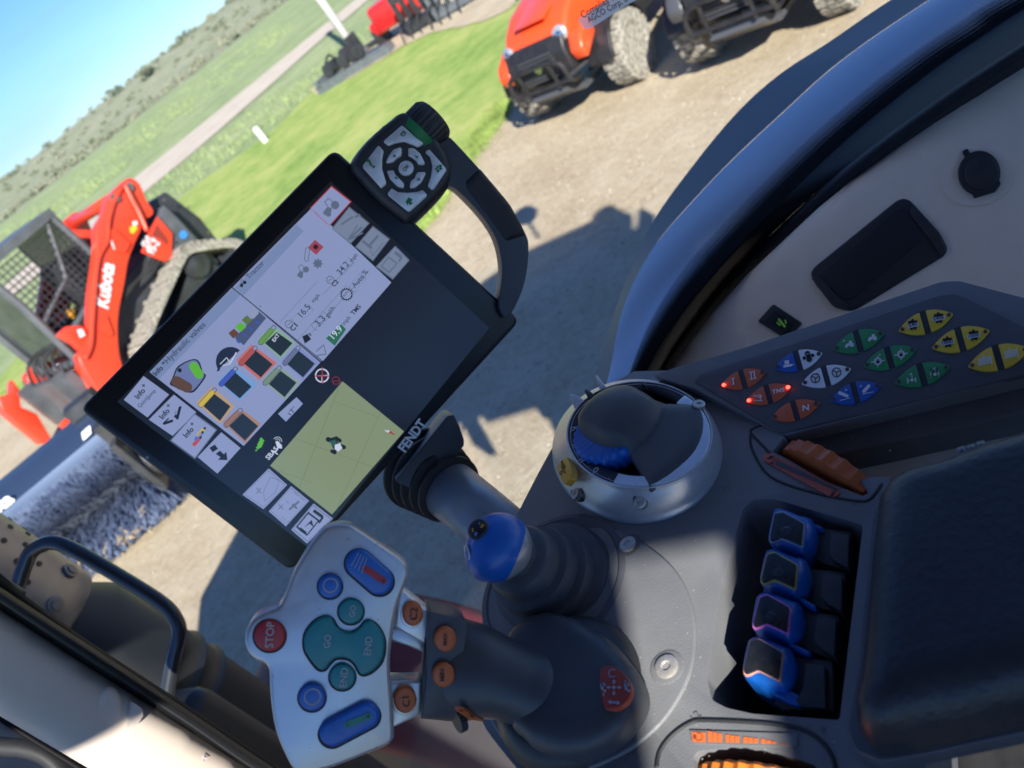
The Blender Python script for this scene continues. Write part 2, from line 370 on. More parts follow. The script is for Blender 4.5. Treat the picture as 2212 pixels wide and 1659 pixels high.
for i in range(2600):
    k=rs.uniform(0,len(edge)-1.01);j=int(k);p=edge[j].lerp(edge[j+1],k-j)+Vector((rs.gauss(0,.13),rs.gauss(.12,.13),.04));tuft(p,.07,5,.06)
for _ in range(12):
    pass
o=mk('lawn_edge_grass',V,F,M('edge_green',(.24,.34,.08),.8,var=.4,vs=4));tag(o,'ragged green grass along the edge where lawn meets gravel','grass',kind='stuff')
t=E_('flowering_weed',g0(925,476),'small yellow flowering weed at the lawn edge inside the terminal handle','weed')
V=[];F=[];cc=g0(925,476)
for _ in range(40): tuft(cc+Vector((rs.gauss(0,.12),rs.gauss(0,.12),.03)),.14,3,.03)
mk('leaves',V,F,MC['edge_green'],t)
mk('flower',*merge([boxV(cc+Vector((rs.gauss(0,.1),rs.gauss(0,.1),.14)),(.03,.03,.012)) for _ in range(16)]),M('yellow_petals',(.75,.55,.03),.6),t)
# ================================================================ FAR OBJECTS
wpaint=M('white_paint',(.78,.78,.76),.4,var=.05,vs=5)
t=E_('light_pole',g0(771,112),'tall white metal light pole standing among the implements','pole')
b0=g0(771,112);tube('pole',[b0,b0+Vector((0,0,7))],[.13,.11],wpaint,t,n=16)
mk('base_plate',*merge([boxV(b0+Vector((0,0,.05)),(.42,.42,.1)),boxV(b0+Vector((.14,.14,.12)),(.04,.04,.08)),boxV(b0+Vector((-.14,-.14,.12)),(.04,.04,.08))]),M('rust_red',(.4,.08,.04),.7),t)
box('lamp_head',b0+Vector((0,-.25,7.05)),(.3,.7,.12),wpaint,t,bv=.03)
b0=g0(577,309);o=lathe('marker_post',b0,UP,[(0,.075),(.42,.075),(.45,.06),(.46,0)],wpaint,n=16);tag(o,'short thick white marker post at the far edge of the lawn','post')
steel=M('dark_steel',(.045,.048,.052),.5,.3,var=.3,vs=8);greym=M('grey_steel',(.2,.22,.24),.45,.5,var=.2,vs=10);redpt=M('implement_red',(.62,.02,.02),.35,coat=.3,var=.06,vs=6)
def implement_mat(): pass
# skid frame implement near the pole
o0=g0(722,190);t=E_('skid_implement',o0,'black and grey tow-behind implement lying on gravel left of the white pole','implement')
dx=(g0(785,130)-g0(690,188)).normalized();dy=Vector((-dx.y,dx.x,0));A3=(dx,dy,UP)
mk('frame',*merge([boxV(o0+dx*.9+UP*.14,(2.6,.3,.22),A3),boxV(o0+dx*.4+dy*.5+UP*.3,(1.6,.12,.12),A3),boxV(o0-dx*.25+dy*.25+UP*.3,(.12,.9,.12),A3)]),greym,t)
mk('gearbox',*merge([boxV(o0+dx*.15+dy*.25+UP*.4,(.35,.3,.3),A3),latheV(o0+dx*.6+dy*.3+UP*.5,dx,[(0,.0),(0,.15),(.25,.15),(.25,0)],16),boxV(o0+dx*.95+dy*.25+UP*.36,(.15,.35,.3),A3)]),steel,t)
for k in (.2,.75,1.3): lathe('spool',o0+dx*k+dy*.0+UP*.42,dy,[(-.06,0),(-.06,.16),(.06,.16),(.06,0)],steel,t,n=14)
mk('hose',*merge([tubeV(crom([o0+dx*.1+UP*.5,o0+dx*.3+dy*.2+UP*.68,o0+dx*.6+UP*.55,o0+dx*.8+UP*.3],5,False),.03,6)]),rubber,t,smooth=True)
# red implement
o0=g0(865,80);t=E_('red_implement',o0,'bright red ground drive implement with black hitch beyond the lawn','implement')
dx=(g0(905,50)-g0(840,90)).normalized();dy=Vector((-dx.y,dx.x,0));A3=(dx,dy,UP);FR=o0.length/25
def P3(x,y,z): return o0+dx*x*FR+dy*y*FR+UP*z*FR
mk('body',*merge([boxV(P3(.35,0,.75),(1.3*FR,.9*FR,.75*FR),A3),boxV(P3(-.35,0,.55),(.5*FR,.7*FR,.4*FR),A3)]),redpt,t).location=(0,0,0)
bevel(t.children[0],.12)
lathe('drum',P3(.9,-.1,.75),dx,[(0,0),(0,.42*FR),(.25,.45*FR),(.3,.2),(.3,0)],redpt,t,n=20)
mk('hitch',*merge([boxV(P3(-1.0,0,.25),(1.2*FR,.15*FR,.15*FR),A3),boxV(P3(-1.55,0,.5),(.12*FR,.5*FR,.6*FR),A3),boxV(P3(-.5,0,.25),(.15*FR,.7*FR,.6*FR),A3)]),steel,t)
mk('leg',*merge([boxV(P3(.6,.4,.2),(.12*FR,.1*FR,.5*FR),A3),boxV(P3(.6,-.4,.2),(.12*FR,.1*FR,.5*FR),A3)]),steel,t)
for n_,(px,py,lab) in enumerate([(925,62,'dark grapple frame with upright tines right of the red implement'),(985,32,'grey steel attachment frame at the far end of the gravel pad')]):
    o0=g0(px,py);t=E_('attachment_frame',o0,lab,'implement','dark steel attachments on the gravel pad');S=o0.length/25;mt=steel if n_==0 else greym
    mk('frame',*merge([boxV(o0+dx*.1+UP*.25*S,(1.5*S,.2*S,.2*S),A3),boxV(o0+dx*.1+UP*1.1*S,(1.5*S,.15*S,.15*S),A3)]+[boxV(o0+dx*(q*.3*S)+UP*.7*S,(.09*S,.14*S,1.3*S),A3) for q in(-2,-1,0,1,2)]),mt,t)
    mk('tine',*merge([tubeV(crom([o0+dx*q*S+UP*.6*S,o0+dx*q*S-dy*.5*S+UP*.5*S,o0+dx*q*S-dy*.7*S+UP*.05],5,False),[.03*S]*11,6) for q in(-.5,-.15,.2,.6)]),steel,t)
# ================================================================ UTILITY VEHICLES
tyre=M('dusty_tyre',(.12,.115,.1),.9,var=.45,vs=25,col2=(.46,.43,.36),bump=.6,bs=60,dist=.01)
rimg=M('grey_rim',(.32,.32,.31),.4,.6,var=.15,vs=20)
utvo=M('vehicle_orange',(.80,.085,.02),.3,coat=.4);utvb=M('vehicle_black',(.02,.02,.022),.42,var=.3,vs=10);lens=M('clear_lens',(.38,.41,.45),.08,.3,coat=1);utvg=M('graphite_panel',(.09,.095,.105),.4,.2)
def sideprism(pts,y0,y1):
    N=len(pts);V=[Vector((x,y0,z)) for x,z in pts]+[Vector((x,y1,z)) for x,z in pts]
    return V,[tuple(range(N)),tuple(range(2*N-1,N-1,-1))]+[(i,N+i,N+(i+1)%N,(i+1)%N) for i in range(N)]
def wheel(parent,c,r,w_,rim=rimg,lug=18,side=1):
    c=Vector(c);ax=Vector((0,1,0));h=w_/2
    parts=[latheV(c,ax,[(-h*.8,r*.55),(-h,r*.68),(-h*.95,r*.88),(-h*.7,r*.95),(h*.7,r*.95),(h*.95,r*.88),(h,r*.68),(h*.8,r*.55)],36)]
    for k in range(lug):
        a=2*math.pi*k/lug
        for s in (-1,0,1):
            b=a+(.5 if s==0 else 0)*2*math.pi/lug;d=Vector((math.cos(b),0,math.sin(b)));tt=Vector((-math.sin(b),0,math.cos(b)))
            parts.append(boxV(c+d*r*.955+ax*s*h*.62,(r*.09,h*.55,r*.22),(d,ax,tt)))
    tw=mk('wheel',*merge(parts),tyre,parent)
    V,F=latheV(c,ax,[(-h*.6,0),(-h*.55,r*.2),(-h*.3,r*.3),(-h*.3,r*.48),(-h*.82,r*.56),(-h*.75,r*.6),(h*.75,r*.6),(h*.82,r*.56),(h*.3,r*.48),(h*.3,r*.3),(h*.55,r*.2),(h*.6,0)],30)
    pr=[(V,F)]
    for k in range(5):
        a=2*math.pi*k/5;pr.append(latheV(c+Vector((math.cos(a)*r*.22,side*h*.5,math.sin(a)*r*.22)),ax*side,[(0,.02),(h*.25,.02),(h*.25,0)],8))
    mk('rim',*merge(pr),rim,tw,smooth=True)
    return tw
def utv(name,loc,rz,label,paint,group):
    t=E_(name,loc,label,'utility vehicle',group,rz=rz,local=True)
    hood=[(.55,.72),(.56,.86),(.42,.98),(.1,1.07),(-.45,1.15),(-.62,1.16),(-.62,.78),(-.3,.7)]
    V,F=sideprism(hood,-.46,.46)
    V=[Vector((v.x-.10*abs(v.y/.46)**2*(v.x>.3)-0,v.y*(1-.18*max(0,(v.x+.2))),v.z-.05*(abs(v.y)>.3)*0)) for v in V]
    bevel(mk('hood',V,F,paint,t),.05,4)
    V,F=sideprism([(-.62,1.155),(-.1,1.09),(.38,1.0),(.40,1.015),(-.1,1.115),(-.62,1.185)],-.2,.2);bevel(mk('hood_scoop',V,F,paint,t),.008)
    V,F=sideprism([(.54,.46),(.58,.55),(.57,.74),(.5,.86),(.3,.84),(.1,.6),(.1,.46)],-.38,.38);gr=bevel(mk('fascia',V,F,utvb,t),.03)
    mk('grille',*merge([boxV((.575,0,.52+.032*q),(.03,.56-.02*q,.012)) for q in range(8)]),utvg,gr)
    lathe('emblem',(.585,0,.64),Vector((1,0,0)),[(0,.05),(.012,.045),(.012,0)],chrome,gr,n=20)
    for s in(-1,1):
        hl=mk('headlight',*merge([latheV((.47,s*.34,.84),Vector((1,s*.25,.25)),[(-.1,.02),(0,.08),(.012,.072),(.018,.0)],20)]),lens,t,smooth=True)
        lathe('bulb',(.485,s*.345,.845),Vector((1,s*.25,.25)),[(0,.035),(.02,.03),(.025,0)],chrome,hl,n=12)
        V,F=sideprism([(.52,.55),(.56,.66),(.5,.76),(.28,.86),(.2,.8),(.25,.66)],s*.40,s*.56);bevel(mk('cheek',V,F,paint,t),.03)
        # fender arch
        arch=[(.42*math.cos(a)-.0,.34+.44*math.sin(a)) for a in [R_(q) for q in range(10,171,16)]];inn=[(.38*math.cos(a),.34+.39*math.sin(a)) for a in [R_(q) for q in range(170,9,-16)]]
        V,F=sideprism(arch+inn,s*.42,s*.72);bevel(mk('fender',V,F,utvb,t),.012)
        V,F=sideprism([(x-1.95,z) for x,z in arch+inn],s*.42,s*.72);bevel(mk('fender',V,F,utvb,t),.012)
    mk('bumper',*merge([tubeV(crom([(.5,-.36,.42),(.66,-.36,.46),(.68,-.28,.68),(.68,.28,.68),(.66,.36,.46),(.5,.36,.42)],5,False),.024,10),tubeV([(.67,-.37,.47),(.67,.37,.47)],.022,10),
        tubeV([(.66,-.2,.42),(.68,-.2,.68)],.02,8),tubeV([(.66,.2,.42),(.68,.2,.68)],.02,8),tubeV([(.3,-.2,.34),(.66,-.2,.44)],.02,8),tubeV([(.3,.2,.34),(.66,.2,.44)],.02,8),tubeV([(.45,-.46,.5),(.66,-.36,.5)],.02,8),tubeV([(.45,.46,.5),(.66,.36,.5)],.02,8)]),utvb,t,smooth=False)
    V,F=sideprism([(.64,.36),(.62,.42),(.34,.27),(-.3,.22),(-.3,.19),(.36,.22)],-.24,.24);mk('skid_plate',V,F,utvg,t)
    for s in(-1,1):
        mk('suspension_arm',*merge([tubeV([(.12,s*.18,.3),(0,s*.5,.3)],.022,8),tubeV([(-.14,s*.18,.3),(0,s*.5,.3)],.022,8),tubeV([(.02,s*.3,.75),(0,s*.46,.34)],.035,10)]),utvg,t)
        wheel(t,(0,s*.62,.33),.335,.26,side=s);wheel(t,(-1.95,s*.62,.33),.335,.28,side=s)
    bevel(box('body',(-.95,0,.55),(1.5,1.15,.36),utvb,t),.04)
    box('seat',(-1.0,0,.82),(.5,1.1,.16),M('seat_black',(.02,.02,.02),.7),t,bv=.05);box('backrest',(-1.28,0,1.12),(.14,1.1,.5),MC['seat_black'],t,bv=.05)
    V,F=sideprism([(-1.45,.75),(-2.5,.75),(-2.5,1.12),(-1.45,1.12)],-.66,.66);bevel(mk('cargo_bed',V,F,paint,t),.02)
    mk('roll_cage',*merge([tubeV(crom([(-.55,s*.6,.85),(-.62,s*.6,1.2),(-.85,s*.58,1.9),(-1.4,s*.58,1.93),(-1.45,s*.6,.9)],5,False),.025,8) for s in(-1,1)]+[tubeV([(-.85,-.58,1.9),(-.85,.58,1.9)],.025,8),tubeV([(-1.4,-.58,1.93),(-1.4,.58,1.93)],.025,8)]),utvb,t)
    box('roof',(-1.12,0,1.96),(.75,1.25,.05),utvb,t,bv=.02)
    mk('steering_wheel',*latheV((-.75,.3,1.12),Vector((.5,0,.86)),[(0,.17),(.02,.185),(.04,.17),(.02,.155),(0,.17)],24),utvb,t,smooth=True)
    return t
fa=g0(1175,222);fb=g0(1375,168)
mid=(Vector((2.24,8.5,0))+Vector((2.93,7.5,0)))/2;axd=(Vector((2.93,7.5,0))-Vector((2.24,8.5,0))).normalized();fwd=Vector((axd.y,-axd.x,0))
if fwd.y>0:fwd=-fwd
rz=math.atan2(fwd.y,fwd.x)
utv('utility_vehicle',Vector((mid.x,mid.y,.02)),rz,'orange and black utility vehicle with chunky dusty tyres beside the lawn corner',utvo,'utility vehicles parked in a row')
mid2=(Vector((3.34,6.75,0))+Vector((4.05,5.75,0)))/2
utv('utility_vehicle',Vector((mid2.x,mid2.y,.02)),rz,'dark utility vehicle cut off by the top edge, right of the orange one',utvg,'utility vehicles parked in a row')
# ================================================================ TRACK LOADER
LO=Vector((-2.35,11,.02));LX=Vector((math.cos(R_(225)),math.sin(R_(225)),0));LY=Vector((-LX.y,LX.x,0));LA=R_(225)
lred=M('loader_red_orange',(.80,.055,.022),.33,coat=.35);lblk=M('loader_black',(.03,.033,.038),.5,var=.3,vs=4);lgl=M('cab_dark_glass',(.04,.05,.05),.1,coat=.5,var=.5,vs=3);lgr=M('loader_grey',(.12,.13,.14),.45,.3,var=.2,vs=5)
LP=PL(LO+LY*.0,LY)      # vertical plane of the near lift arm
def l2(p,dy=0): q=onpl(p,LO+LY*dy,LY)-LO;return (q.dot(LX),q.z)
t=E_('track_loader',LO,'red orange compact track loader with black cab, facing the camera','track loader',rz=LA,local=True)
arm=[l2(p) for p in [(262,394),(278,388),(296,401),(310,434),(325,457),(322,470),(302,480),(300,498),(287,526),(272,565),(264,612),(252,671),(249,715),(252,765),(262,800),(292,868),(270,905),(225,865),(200,838),(176,802),(163,772),(172,756),(186,729),(187,686),(190,633),(202,545),(202,495),(217,466),(232,425)]]
arm=[(p.x,p.y) for p in crom(arm,3)]
V,F=sideprism(arm,-.08,.08);bevel(mk('lift_arm',V,F,lred,t),.02)
V,F=sideprism(arm,-1.62,-1.46);bevel(mk('lift_arm',V,F,lred,t),.02)
p0=l2((262,405));tube('cross_tube',[(p0[0]+.05,-1.5,p0[1]-.05),(p0[0]+.05,0,p0[1]-.05)],.075,lred,t,n=14)
# raised edge flange and pads on the near arm, lettering
ar=t.children[0]
def L3(p,dy): x,z=l2(p,dy);return Vector((x,dy,z))
tube('flange',crom([L3(p,.10) for p in [(262,405),(244,440),(234,480),(232,520),(212,560),(203,640),(199,700),(196,745),(184,775)]],5,False),.028,lred,ar,n=8)
tube('hydraulic_line',crom([L3(p,.12) for p in [(270,400),(285,430),(302,462),(318,500)]],5,False),.03,lred,ar,n=8)
class LPL:
    """near side of the arm as a lettering plane in the loader's own frame"""
    def __init__(s,dy): s.dy=dy;s.n=Vector((0,1,0))
    def at(s,p,h=0): x,z=l2(p,s.dy+h);return Vector((x,s.dy+h,z))
lp_=LPL(.085)
text('lettering',lp_,'Kubota',(233,668),(247,572),white,ar,h=.006,bold=.03,fy=1.15,shear=.2)
for pts,m_ in [([(236,517),(249,515),(258,530),(247,540)],white),([(280,491),(293,485),(297,494),(288,505),(281,502)],M('decal_yellow',(.8,.5,.03),.5)),([(286,479),(296,477),(297,485),(287,488)],white),([(166,712),(178,711),(184,724),(173,730)],white)]:
    sheet('decal',lp_,[pts],.008,m_,ar)
mk('pad_boss',*merge([sideprism([l2(p) for p in [(226,500),(240,500),(272,530),(262,552),(242,546)]],.08,.11),sideprism([l2(p) for p in [(204,715),(222,686),(236,726),(228,732),(214,722)]],.08,.11)]),lred,ar)
for p in [(278,404),(249,428)]:
    x,z=l2(p,.1);lathe('pivot_pin',(x,.07,z),Vector((0,1,0)),[(0,.055),(.05,.055),(.05,0)],lgr,ar,n=14)
# body
V,F=sideprism([(-.55,.32),(-.62,.9),(-.5,1.45),(.15,1.5),(.35,1.1),(1.75,.95),(1.9,.45),(1.6,.28)],-1.42,-.14);bevel(mk('chassis',V,F,lblk,t),.03)
V,F=sideprism([l2(p,.0) for p in [(345,447),(372,470),(465,570),(440,600),(380,570),(330,560),(318,520)]],-.12,.1);bevel(mk('engine_cover',V,F,lgr,t),.02)
V,F=sideprism([l2(p,.12) for p in [(339,468),(372,505),(370,560),(355,565),(305,545),(322,500)]],.1,.14);dp=bevel(mk('side_panel',V,F,lred,t),.01)
lp2=LPL(.15);sheet('recess',lp2,[[(338,485),(360,515),(362,530),(340,512),(325,515)]],.004,M('recess_dark',(.25,.03,.02),.6),dp)
text('lettering',lp2,'SVL',(318,538),(333,514),white,dp,h=.006,bold=.03,fy=1.1);text('lettering',lp2,'95-2',(330,552),(346,524),white,dp,h=.006,bold=.03,fy=1.1)
sheet('decal',LPL(.11),[circ((396,507),9)],.006,M('decal_blue',(.05,.25,.7),.4),t)
# cab
cz=2.16;xr,xf=.93,2.02;yl,yr=-.2,-1.3
mk('cab_frame',*merge([boxV(((xr+xf)/2,(yl+yr)/2,cz-.03),(xf-xr+.1,yl-yr+.1,.10)),
 tubeV([(xr,yl,cz),(xr-.05,yl,.9)],.05,8),tubeV([(xf,yl,cz),(xf-.02,yl,1.6),(xf+.05,yl,.7)],.05,8),tubeV([(xr,yr,cz),(xr,yr,.9)],.05,8),tubeV([(xf,yr,cz),(xf,yr,.7)],.05,8),
 tubeV([(xr,yl,1.2),(xf,yl,1.0)],.04,8),tubeV([(xf,yl,.72),(xf,yr,.72)],.05,8),tubeV([(xr+.1,yl,cz-.1),(xr+.45,yl,1.5),(xf,yl,1.3)],.03,8)]),lgr,t,smooth=False)
bars=[]
for i in range(13):
    x=xr+.06+i*.075;bars.append(tubeV([(x,yl+.02,cz-.12),(x,yl+.02,1.15)],.008,5))
for i in range(12):
    z=1.2+i*.075;bars.append(tubeV([(xr+.02,yl+.02,z),(xf-.02,yl+.02,z)],.008,5))
mk('mesh_guard',*merge(bars),lblk,t)
box('cab_rear_wall',(xr+.02,(yl+yr)/2,1.3),(.04,yl-yr,.75),lblk,t)
mk('seat',*merge([boxV((1.35,-.75,1.0),(.5,.5,.14)),boxV((1.12,-.75,1.35),(.14,.48,.6))]),M('loader_seat',(.05,.055,.06),.7,var=.4,vs=8),t)
mk('control_lever',*merge([tubeV([(1.75,-.5,.95),(1.8,-.5,1.25)],.025,8),tubeV([(1.75,-1.0,.95),(1.8,-1.0,1.25)],.025,8)]),lblk,t)
box('seat_belt_latch',(1.5,-.62,1.12),(.1,.16,.12),M('amber',(.75,.35,.02),.5),t,bv=.02)
box('seat_bar',(1.62,-.78,1.18),(.05,.5,.06),lred,t,bv=.01)
box('windscreen',(xf-.03,(yl+yr)/2,1.45),(.015,yl-yr-.1,1.2),lgl,t)
box('rear_screen',(xr+.03,(yl+yr)/2,1.85),(.02,yl-yr-.08,.5),lgl,t)
mk('work_lamp',*merge([latheV((xf+.06,y_,cz-.02),Vector((1,0,-.2)),[(-.04,.02),(0,.06),(.01,.055),(.012,0)],14) for y_ in(-.35,-1.15)]),lens,t,smooth=True)
mk('bolt_head',*merge([latheV((x_,.10,z_),Vector((0,1,0)),[(0,.018),(.02,.018),(.02,0)],6) for x_,z_ in((-.35,.75),(-.1,.62),(-.42,1.15),(.05,1.3),(-.2,1.42),(.12,.95))]),chrome,t)
for k_ in range(3): tube('engine_hose',crom([(.25+.06*k_,.02,1.25),(.45,.05+.02*k_,1.05-.05*k_),(.8,.02,.95),(1.2,0,.98-.04*k_)],5,False),.018,rubber,t,n=7)
# track (rubber), near and far
prof=[(.2,.86),(.02,.80),(-.42,.5),(-.55,.3),(-.5,.08),(-.35,0),(1.35,0),(1.56,.1),(1.62,.28),(1.5,.46),(.4,.82)]
pr=[(p.x,p.y) for p in crom(prof,5)]
def track(y0,y1):
    N=len(pr);ctr=Vector((.55,.35))
    inn=[(x+(ctr.x-x)*.12,z+(ctr.y-z)*.2) for x,z in pr]
    V=[Vector((x,y,z)) for y in(y0,y1) for x,z in pr]+[Vector((x,y,z)) for y in(y0,y1) for x,z in inn];F=[]
    for i in range(N):
        j=(i+1)%N;F+=[(i,j,N+j,N+i),(2*N+i,3*N+i,3*N+j,2*N+j),(i,2*N+i,2*N+j,j),(N+i,N+j,3*N+j,3*N+i)]
    P=[(V,F)]
    for i in range(0,N):
        a=Vector((pr[i][0],0,pr[i][1]));b=Vector((pr[(i+1)%N][0],0,pr[(i+1)%N][1]));d=(b-a).normalized();nn=Vector((-d.z,0,d.x));c=(a+b)/2
        if nn.dot(c-Vector((.55,0,.35)))<0:nn=-nn
        P.append(boxV(c+nn*.015+Vector((0,(y0+y1)/2,0)),(.05,abs(y1-y0)*.95,.045),(d,Vector((0,1,0)),nn)))
    return merge(P)
for y0,y1 in((-.12,.3),(-1.9,-1.48)):
    tr=mk('rubber_track',*track(y0,y1),tyre,t);ym=(y0+y1)/2
    for x,z,r in [(.2,.62,.2),(1.35,.26,.2),(-.32,.24,.18),(.3,.17,.11),(.65,.17,.11),(1.0,.17,.11)]:
        lathe('track_roller',(x,ym-.15,z),Vector((0,1,0)),[(0,0),(0,r),(.05,r),(.07,r*.6),(.23,r*.6),(.25,r),(.3,r),(.3,r*.5),(.33,r*.3),(.33,0)],lblk,tr,n=20)
    V,F=sideprism([(-.2,.2),(.1,.6),(.3,.62),(1.2,.22)],ym-.08,ym+.08);mk('track_frame',V,F,lblk,tr)
# front of the arms: lift cylinder, quick coupler
mk('tilt_cylinder',*merge([tubeV([(1.35,-.22,1.0),(2.05,-.22,.55)],.045,10),tubeV([(1.35,-1.35,1.0),(2.05,-1.35,.55)],.045,10)]),chrome,t)
fl=[l2(p) for p in [(126,722),(144,704),(176,702),(198,722),(193,745),(174,756),(160,742)]]
V,F=sideprism(fl,-.12,.0);bevel(mk('cylinder_bracket',V,F,lred,t),.02)
V,F=sideprism([l2(p,-.1) for p in [(165,790),(178,775),(215,820),(262,880),(250,905),(205,875)]],-.2,-.08);bevel(mk('lower_arm',V,F,lred,t),.03)
# far arm foot at left
V,F=sideprism([l2(p,-1.5) for p in [(22,820),(38,845),(40,880),(75,895),(110,955),(85,960),(0,890),(-10,860),(20,850)]],-1.6,-1.42);bevel(mk('arm_foot',V,F,lred,t),.02)
hoses=[]
rs=random.Random(3)
for k in range(7):
    y=-.35-k*.12;hoses.append(tubeV(crom([(1.9,y,1.0),(2.2,y+rs.gauss(0,.05),.95),(2.3,y+rs.gauss(0,.1),.6),(2.2,y,.4)],5,False),.018,6))
mk('hydraulic_hose',*merge(hoses),rubber,t,smooth=True)
mk('quick_coupler',*merge([boxV((2.3,-.75,.5),(.12,1.3,.5)),boxV((2.36,-.3,.5),(.2,.1,.6)),boxV((2.36,-1.2,.5),(.2,.1,.6))]),lgr,t)
# ---- pickup broom
BA=R_(184);bx=Vector((math.cos(BA),math.sin(BA),0));by=Vector((bx.y,-bx.x,0))
if by.y<0:by=-by
b1=onz((318,1010),.42);b1.z=.42
t=E_('broom_attachment',(b1.x,b1.y,0),'blue bristle broom attachment with dark steel cover in front of the loader','broom')
BL=3.2
brist=M('bristle_blue',(.045,.07,.15),.75,var=.5,vs=7,col2=(.13,.17,.27))
cv=M('cover_blue_steel',(.045,.075,.14),.5,.4);core=M('drum_dark',(.03,.04,.06),.8)
rs=random.Random(21);V=[];F=[];cl=Vector((0,0,1))
for i in range(24000):
    s=rs.uniform(0.02,BL);a=rs.uniform(0,2*math.pi)+.10*math.sin(s*14);p=b1+bx*s;d=by*math.cos(a)+UP*math.sin(a);r=.365+rs.gauss(0,.02)+.012*math.sin(s*21+a*2)
    tip=p+d*r+bx*rs.gauss(0,.045)+UP*-.02;tip.z=max(tip.z,.03);bs=p+d*.16;w_=bx*.0045;b=len(V);V+=[bs-w_,bs+w_,tip+w_*.9,tip-w_*.9];F.append((b,b+1,b+2,b+3))
mk('bristles',V,F,brist,t)
lathe('brush_core',b1,bx,[(0,0),(0,.2),(BL,.2),(BL,0)],core,t,n=20)
# cover strip over the drum (a bent plate) with lettering
tp=[onz((200,925),.82),onz((0,1090),.82)];cdn=(tp[1]-tp[0]);cdn.normalize()
c0=onz((345,835),.84);co=[]
prof=[(-.38,.62),(-.34,.80),(-.1,.88),(.25,.88),(.3,.86),(.25,.85),(-.1,.85),(-.31,.78),(-.35,.62)]
ax=cdn;ay=Vector((-ax.y,ax.x,0));
if ay.y<0: ay=-ay
pc=onz((200,945),.8);pc.z=0
V=[];N=len(prof)
for s in(-.75,2.9):
    for y,z in prof:V.append(pc+ax*s+ay*(y+.34)+UP*z)
F=[tuple(range(N)),tuple(range(2*N-1,N-1,-1))]+[(i,N+i,N+(i+1)%N,(i+1)%N) for i in range(N)]
cover=bevel(mk('cover',V,F,cv,t),.01)
cpl=PL(pc+UP*.7,-ay.cross(ax).cross(ax)*0+(-ay*.97+UP*.22))
cpl=PL(pc+ay*(-.38+.34)+UP*.62-ay*.012,Vector((-ay.x,-ay.y,.22)))
text('lettering',cpl,'Kubota',(-62,1158),(32,1080),white,cover,h=.004,bold=.04,fy=.9)
sheet('decal',cpl,[[(176,935),(194,919),(197,936),(180,952)]],.006,white,cover)
mk('drive_motor',*merge([latheV(b1-bx*.16+UP*.05,bx,[(0,0),(0,.16),(.12,.2),(.14,.2),(.14,0)],20),boxV(b1-bx*.05+UP*.12,(.05,.5,.55),(bx,by,UP)),boxV(b1-bx*.1+UP*.42+by*.05,(.22,.3,.25),(bx,by,UP))]),steel,t)
mk('mount_frame',*merge([boxV(pc+ax*.6+ay*.7+UP*.6,(1.9,.14,.16),(ax,ay,UP)),boxV(pc+ax*.2+ay*.95+UP*.55,(.12,.7,.14),(ax,ay,UP)),boxV(pc+ax*1.1+ay*.95+UP*.55,(.12,.7,.14),(ax,ay,UP)),boxV(pc+ax*.0+ay*.5+UP*.95,(.3,.2,.12),(ax,ay,UP))]),steel,t)
straw=[]
for k in range(26):
    s=rs.uniform(.1,1.1);a=R_(rs.uniform(195,260));p=b1+bx*s+(by*math.cos(a)+UP*math.sin(a))*.375;p.z=max(p.z,.04)
    d=Vector((rs.gauss(0,1),rs.gauss(0,.4),rs.gauss(0,.5))).normalized()*rs.uniform(.03,.08);straw.append(tubeV([p-d,p+d*.8],.006,4))
o=mk('straw_scraps',*merge(straw),M('straw',(.5,.4,.24),.8),None);tag(o,'pale straw scraps caught on the blue broom bristles','straw',kind='stuff')
# ================================================================ THE TRACTOR WE SIT IN : exterior
tbl=M('tractor_black',(.010,.012,.015),.5,var=.2,vs=8);stain=M('stainless',(.26,.245,.235),.42,.7,var=.2,vs=15);trd=M('rim_maroon',(.10,.006,.014),.6)
def TW(f,r,z): return FWD*f+RGT*r+UP*z
# exhaust
ex=dep((92,1345),1.28);ex.z=0
t=E_('exhaust_stack',(ex.x,ex.y,1.4),'dark exhaust canister with perforated stainless heat shield outside the window','exhaust')
zt=dep((40,1265),1.28).z
lathe('canister',ex,UP,[(1.2,.115),(1.78,.115),(1.79,.122),(1.80,.115),(1.83,.115),(1.84,.122),(1.85,.115),(1.88,.115),(1.89,.122),(1.9,.115),(2.03,.11),(2.07,.085),(3.0,.085),(3.0,.0)],tbl,t,n=40)
rs_=onz((0,0),0)
sh=latheV(ex,UP,[(2.075,.094),(2.08,.1),(2.12,.1),(2.5,.1),(2.9,.1)],40,cap=False)
shp=mk('heat_shield',*sh,stain,t,smooth=True)
holes=[]
hb=[]
toc=(CAM-ex);toc.z=0;toc.normalize();sdv=Vector((-toc.y,toc.x,0))
for i in range(-5,6):
    for j in range(9):
        a=i*.36+(.18 if j%2 else 0);d=toc*math.cos(a)+sdv*math.sin(a);c=ex+d*.1005+UP*(2.175+j*.032);holes.append(latheV(c,d,[(0,.0046),(.001,.0046),(.001,0)],10))
mk('perforations',*merge(holes),blackprint,shp)
for z,a in((2.125,.95),(2.12,.3),(2.13,-.5)):
    d=toc*math.cos(a)+sdv*math.sin(a);lathe('bolt',ex+d*.1+UP*z,d,[(0,.013),(.004,.013),(.005,.008),(.008,.008),(.008,0)],M('dull_bolt',(.2,.2,.2),.5,.7),shp,n=16)
# exterior grab rail
hp=[(30,1275),(40,1262),(53,1223),(70,1190),(111,1172),(160,1188),(250,1240),(345,1300),(378,1335),(387,1370),(376,1420),(366,1475),(357,1535)]
o=tube('grab_rail',crom([dep(p,1.02) for p in hp],6,False),.0098,M('rail_black',(.02,.024,.03),.28,coat=.4),n=16);tag(o,'black bent tube grab rail outside the cab window','grab rail')
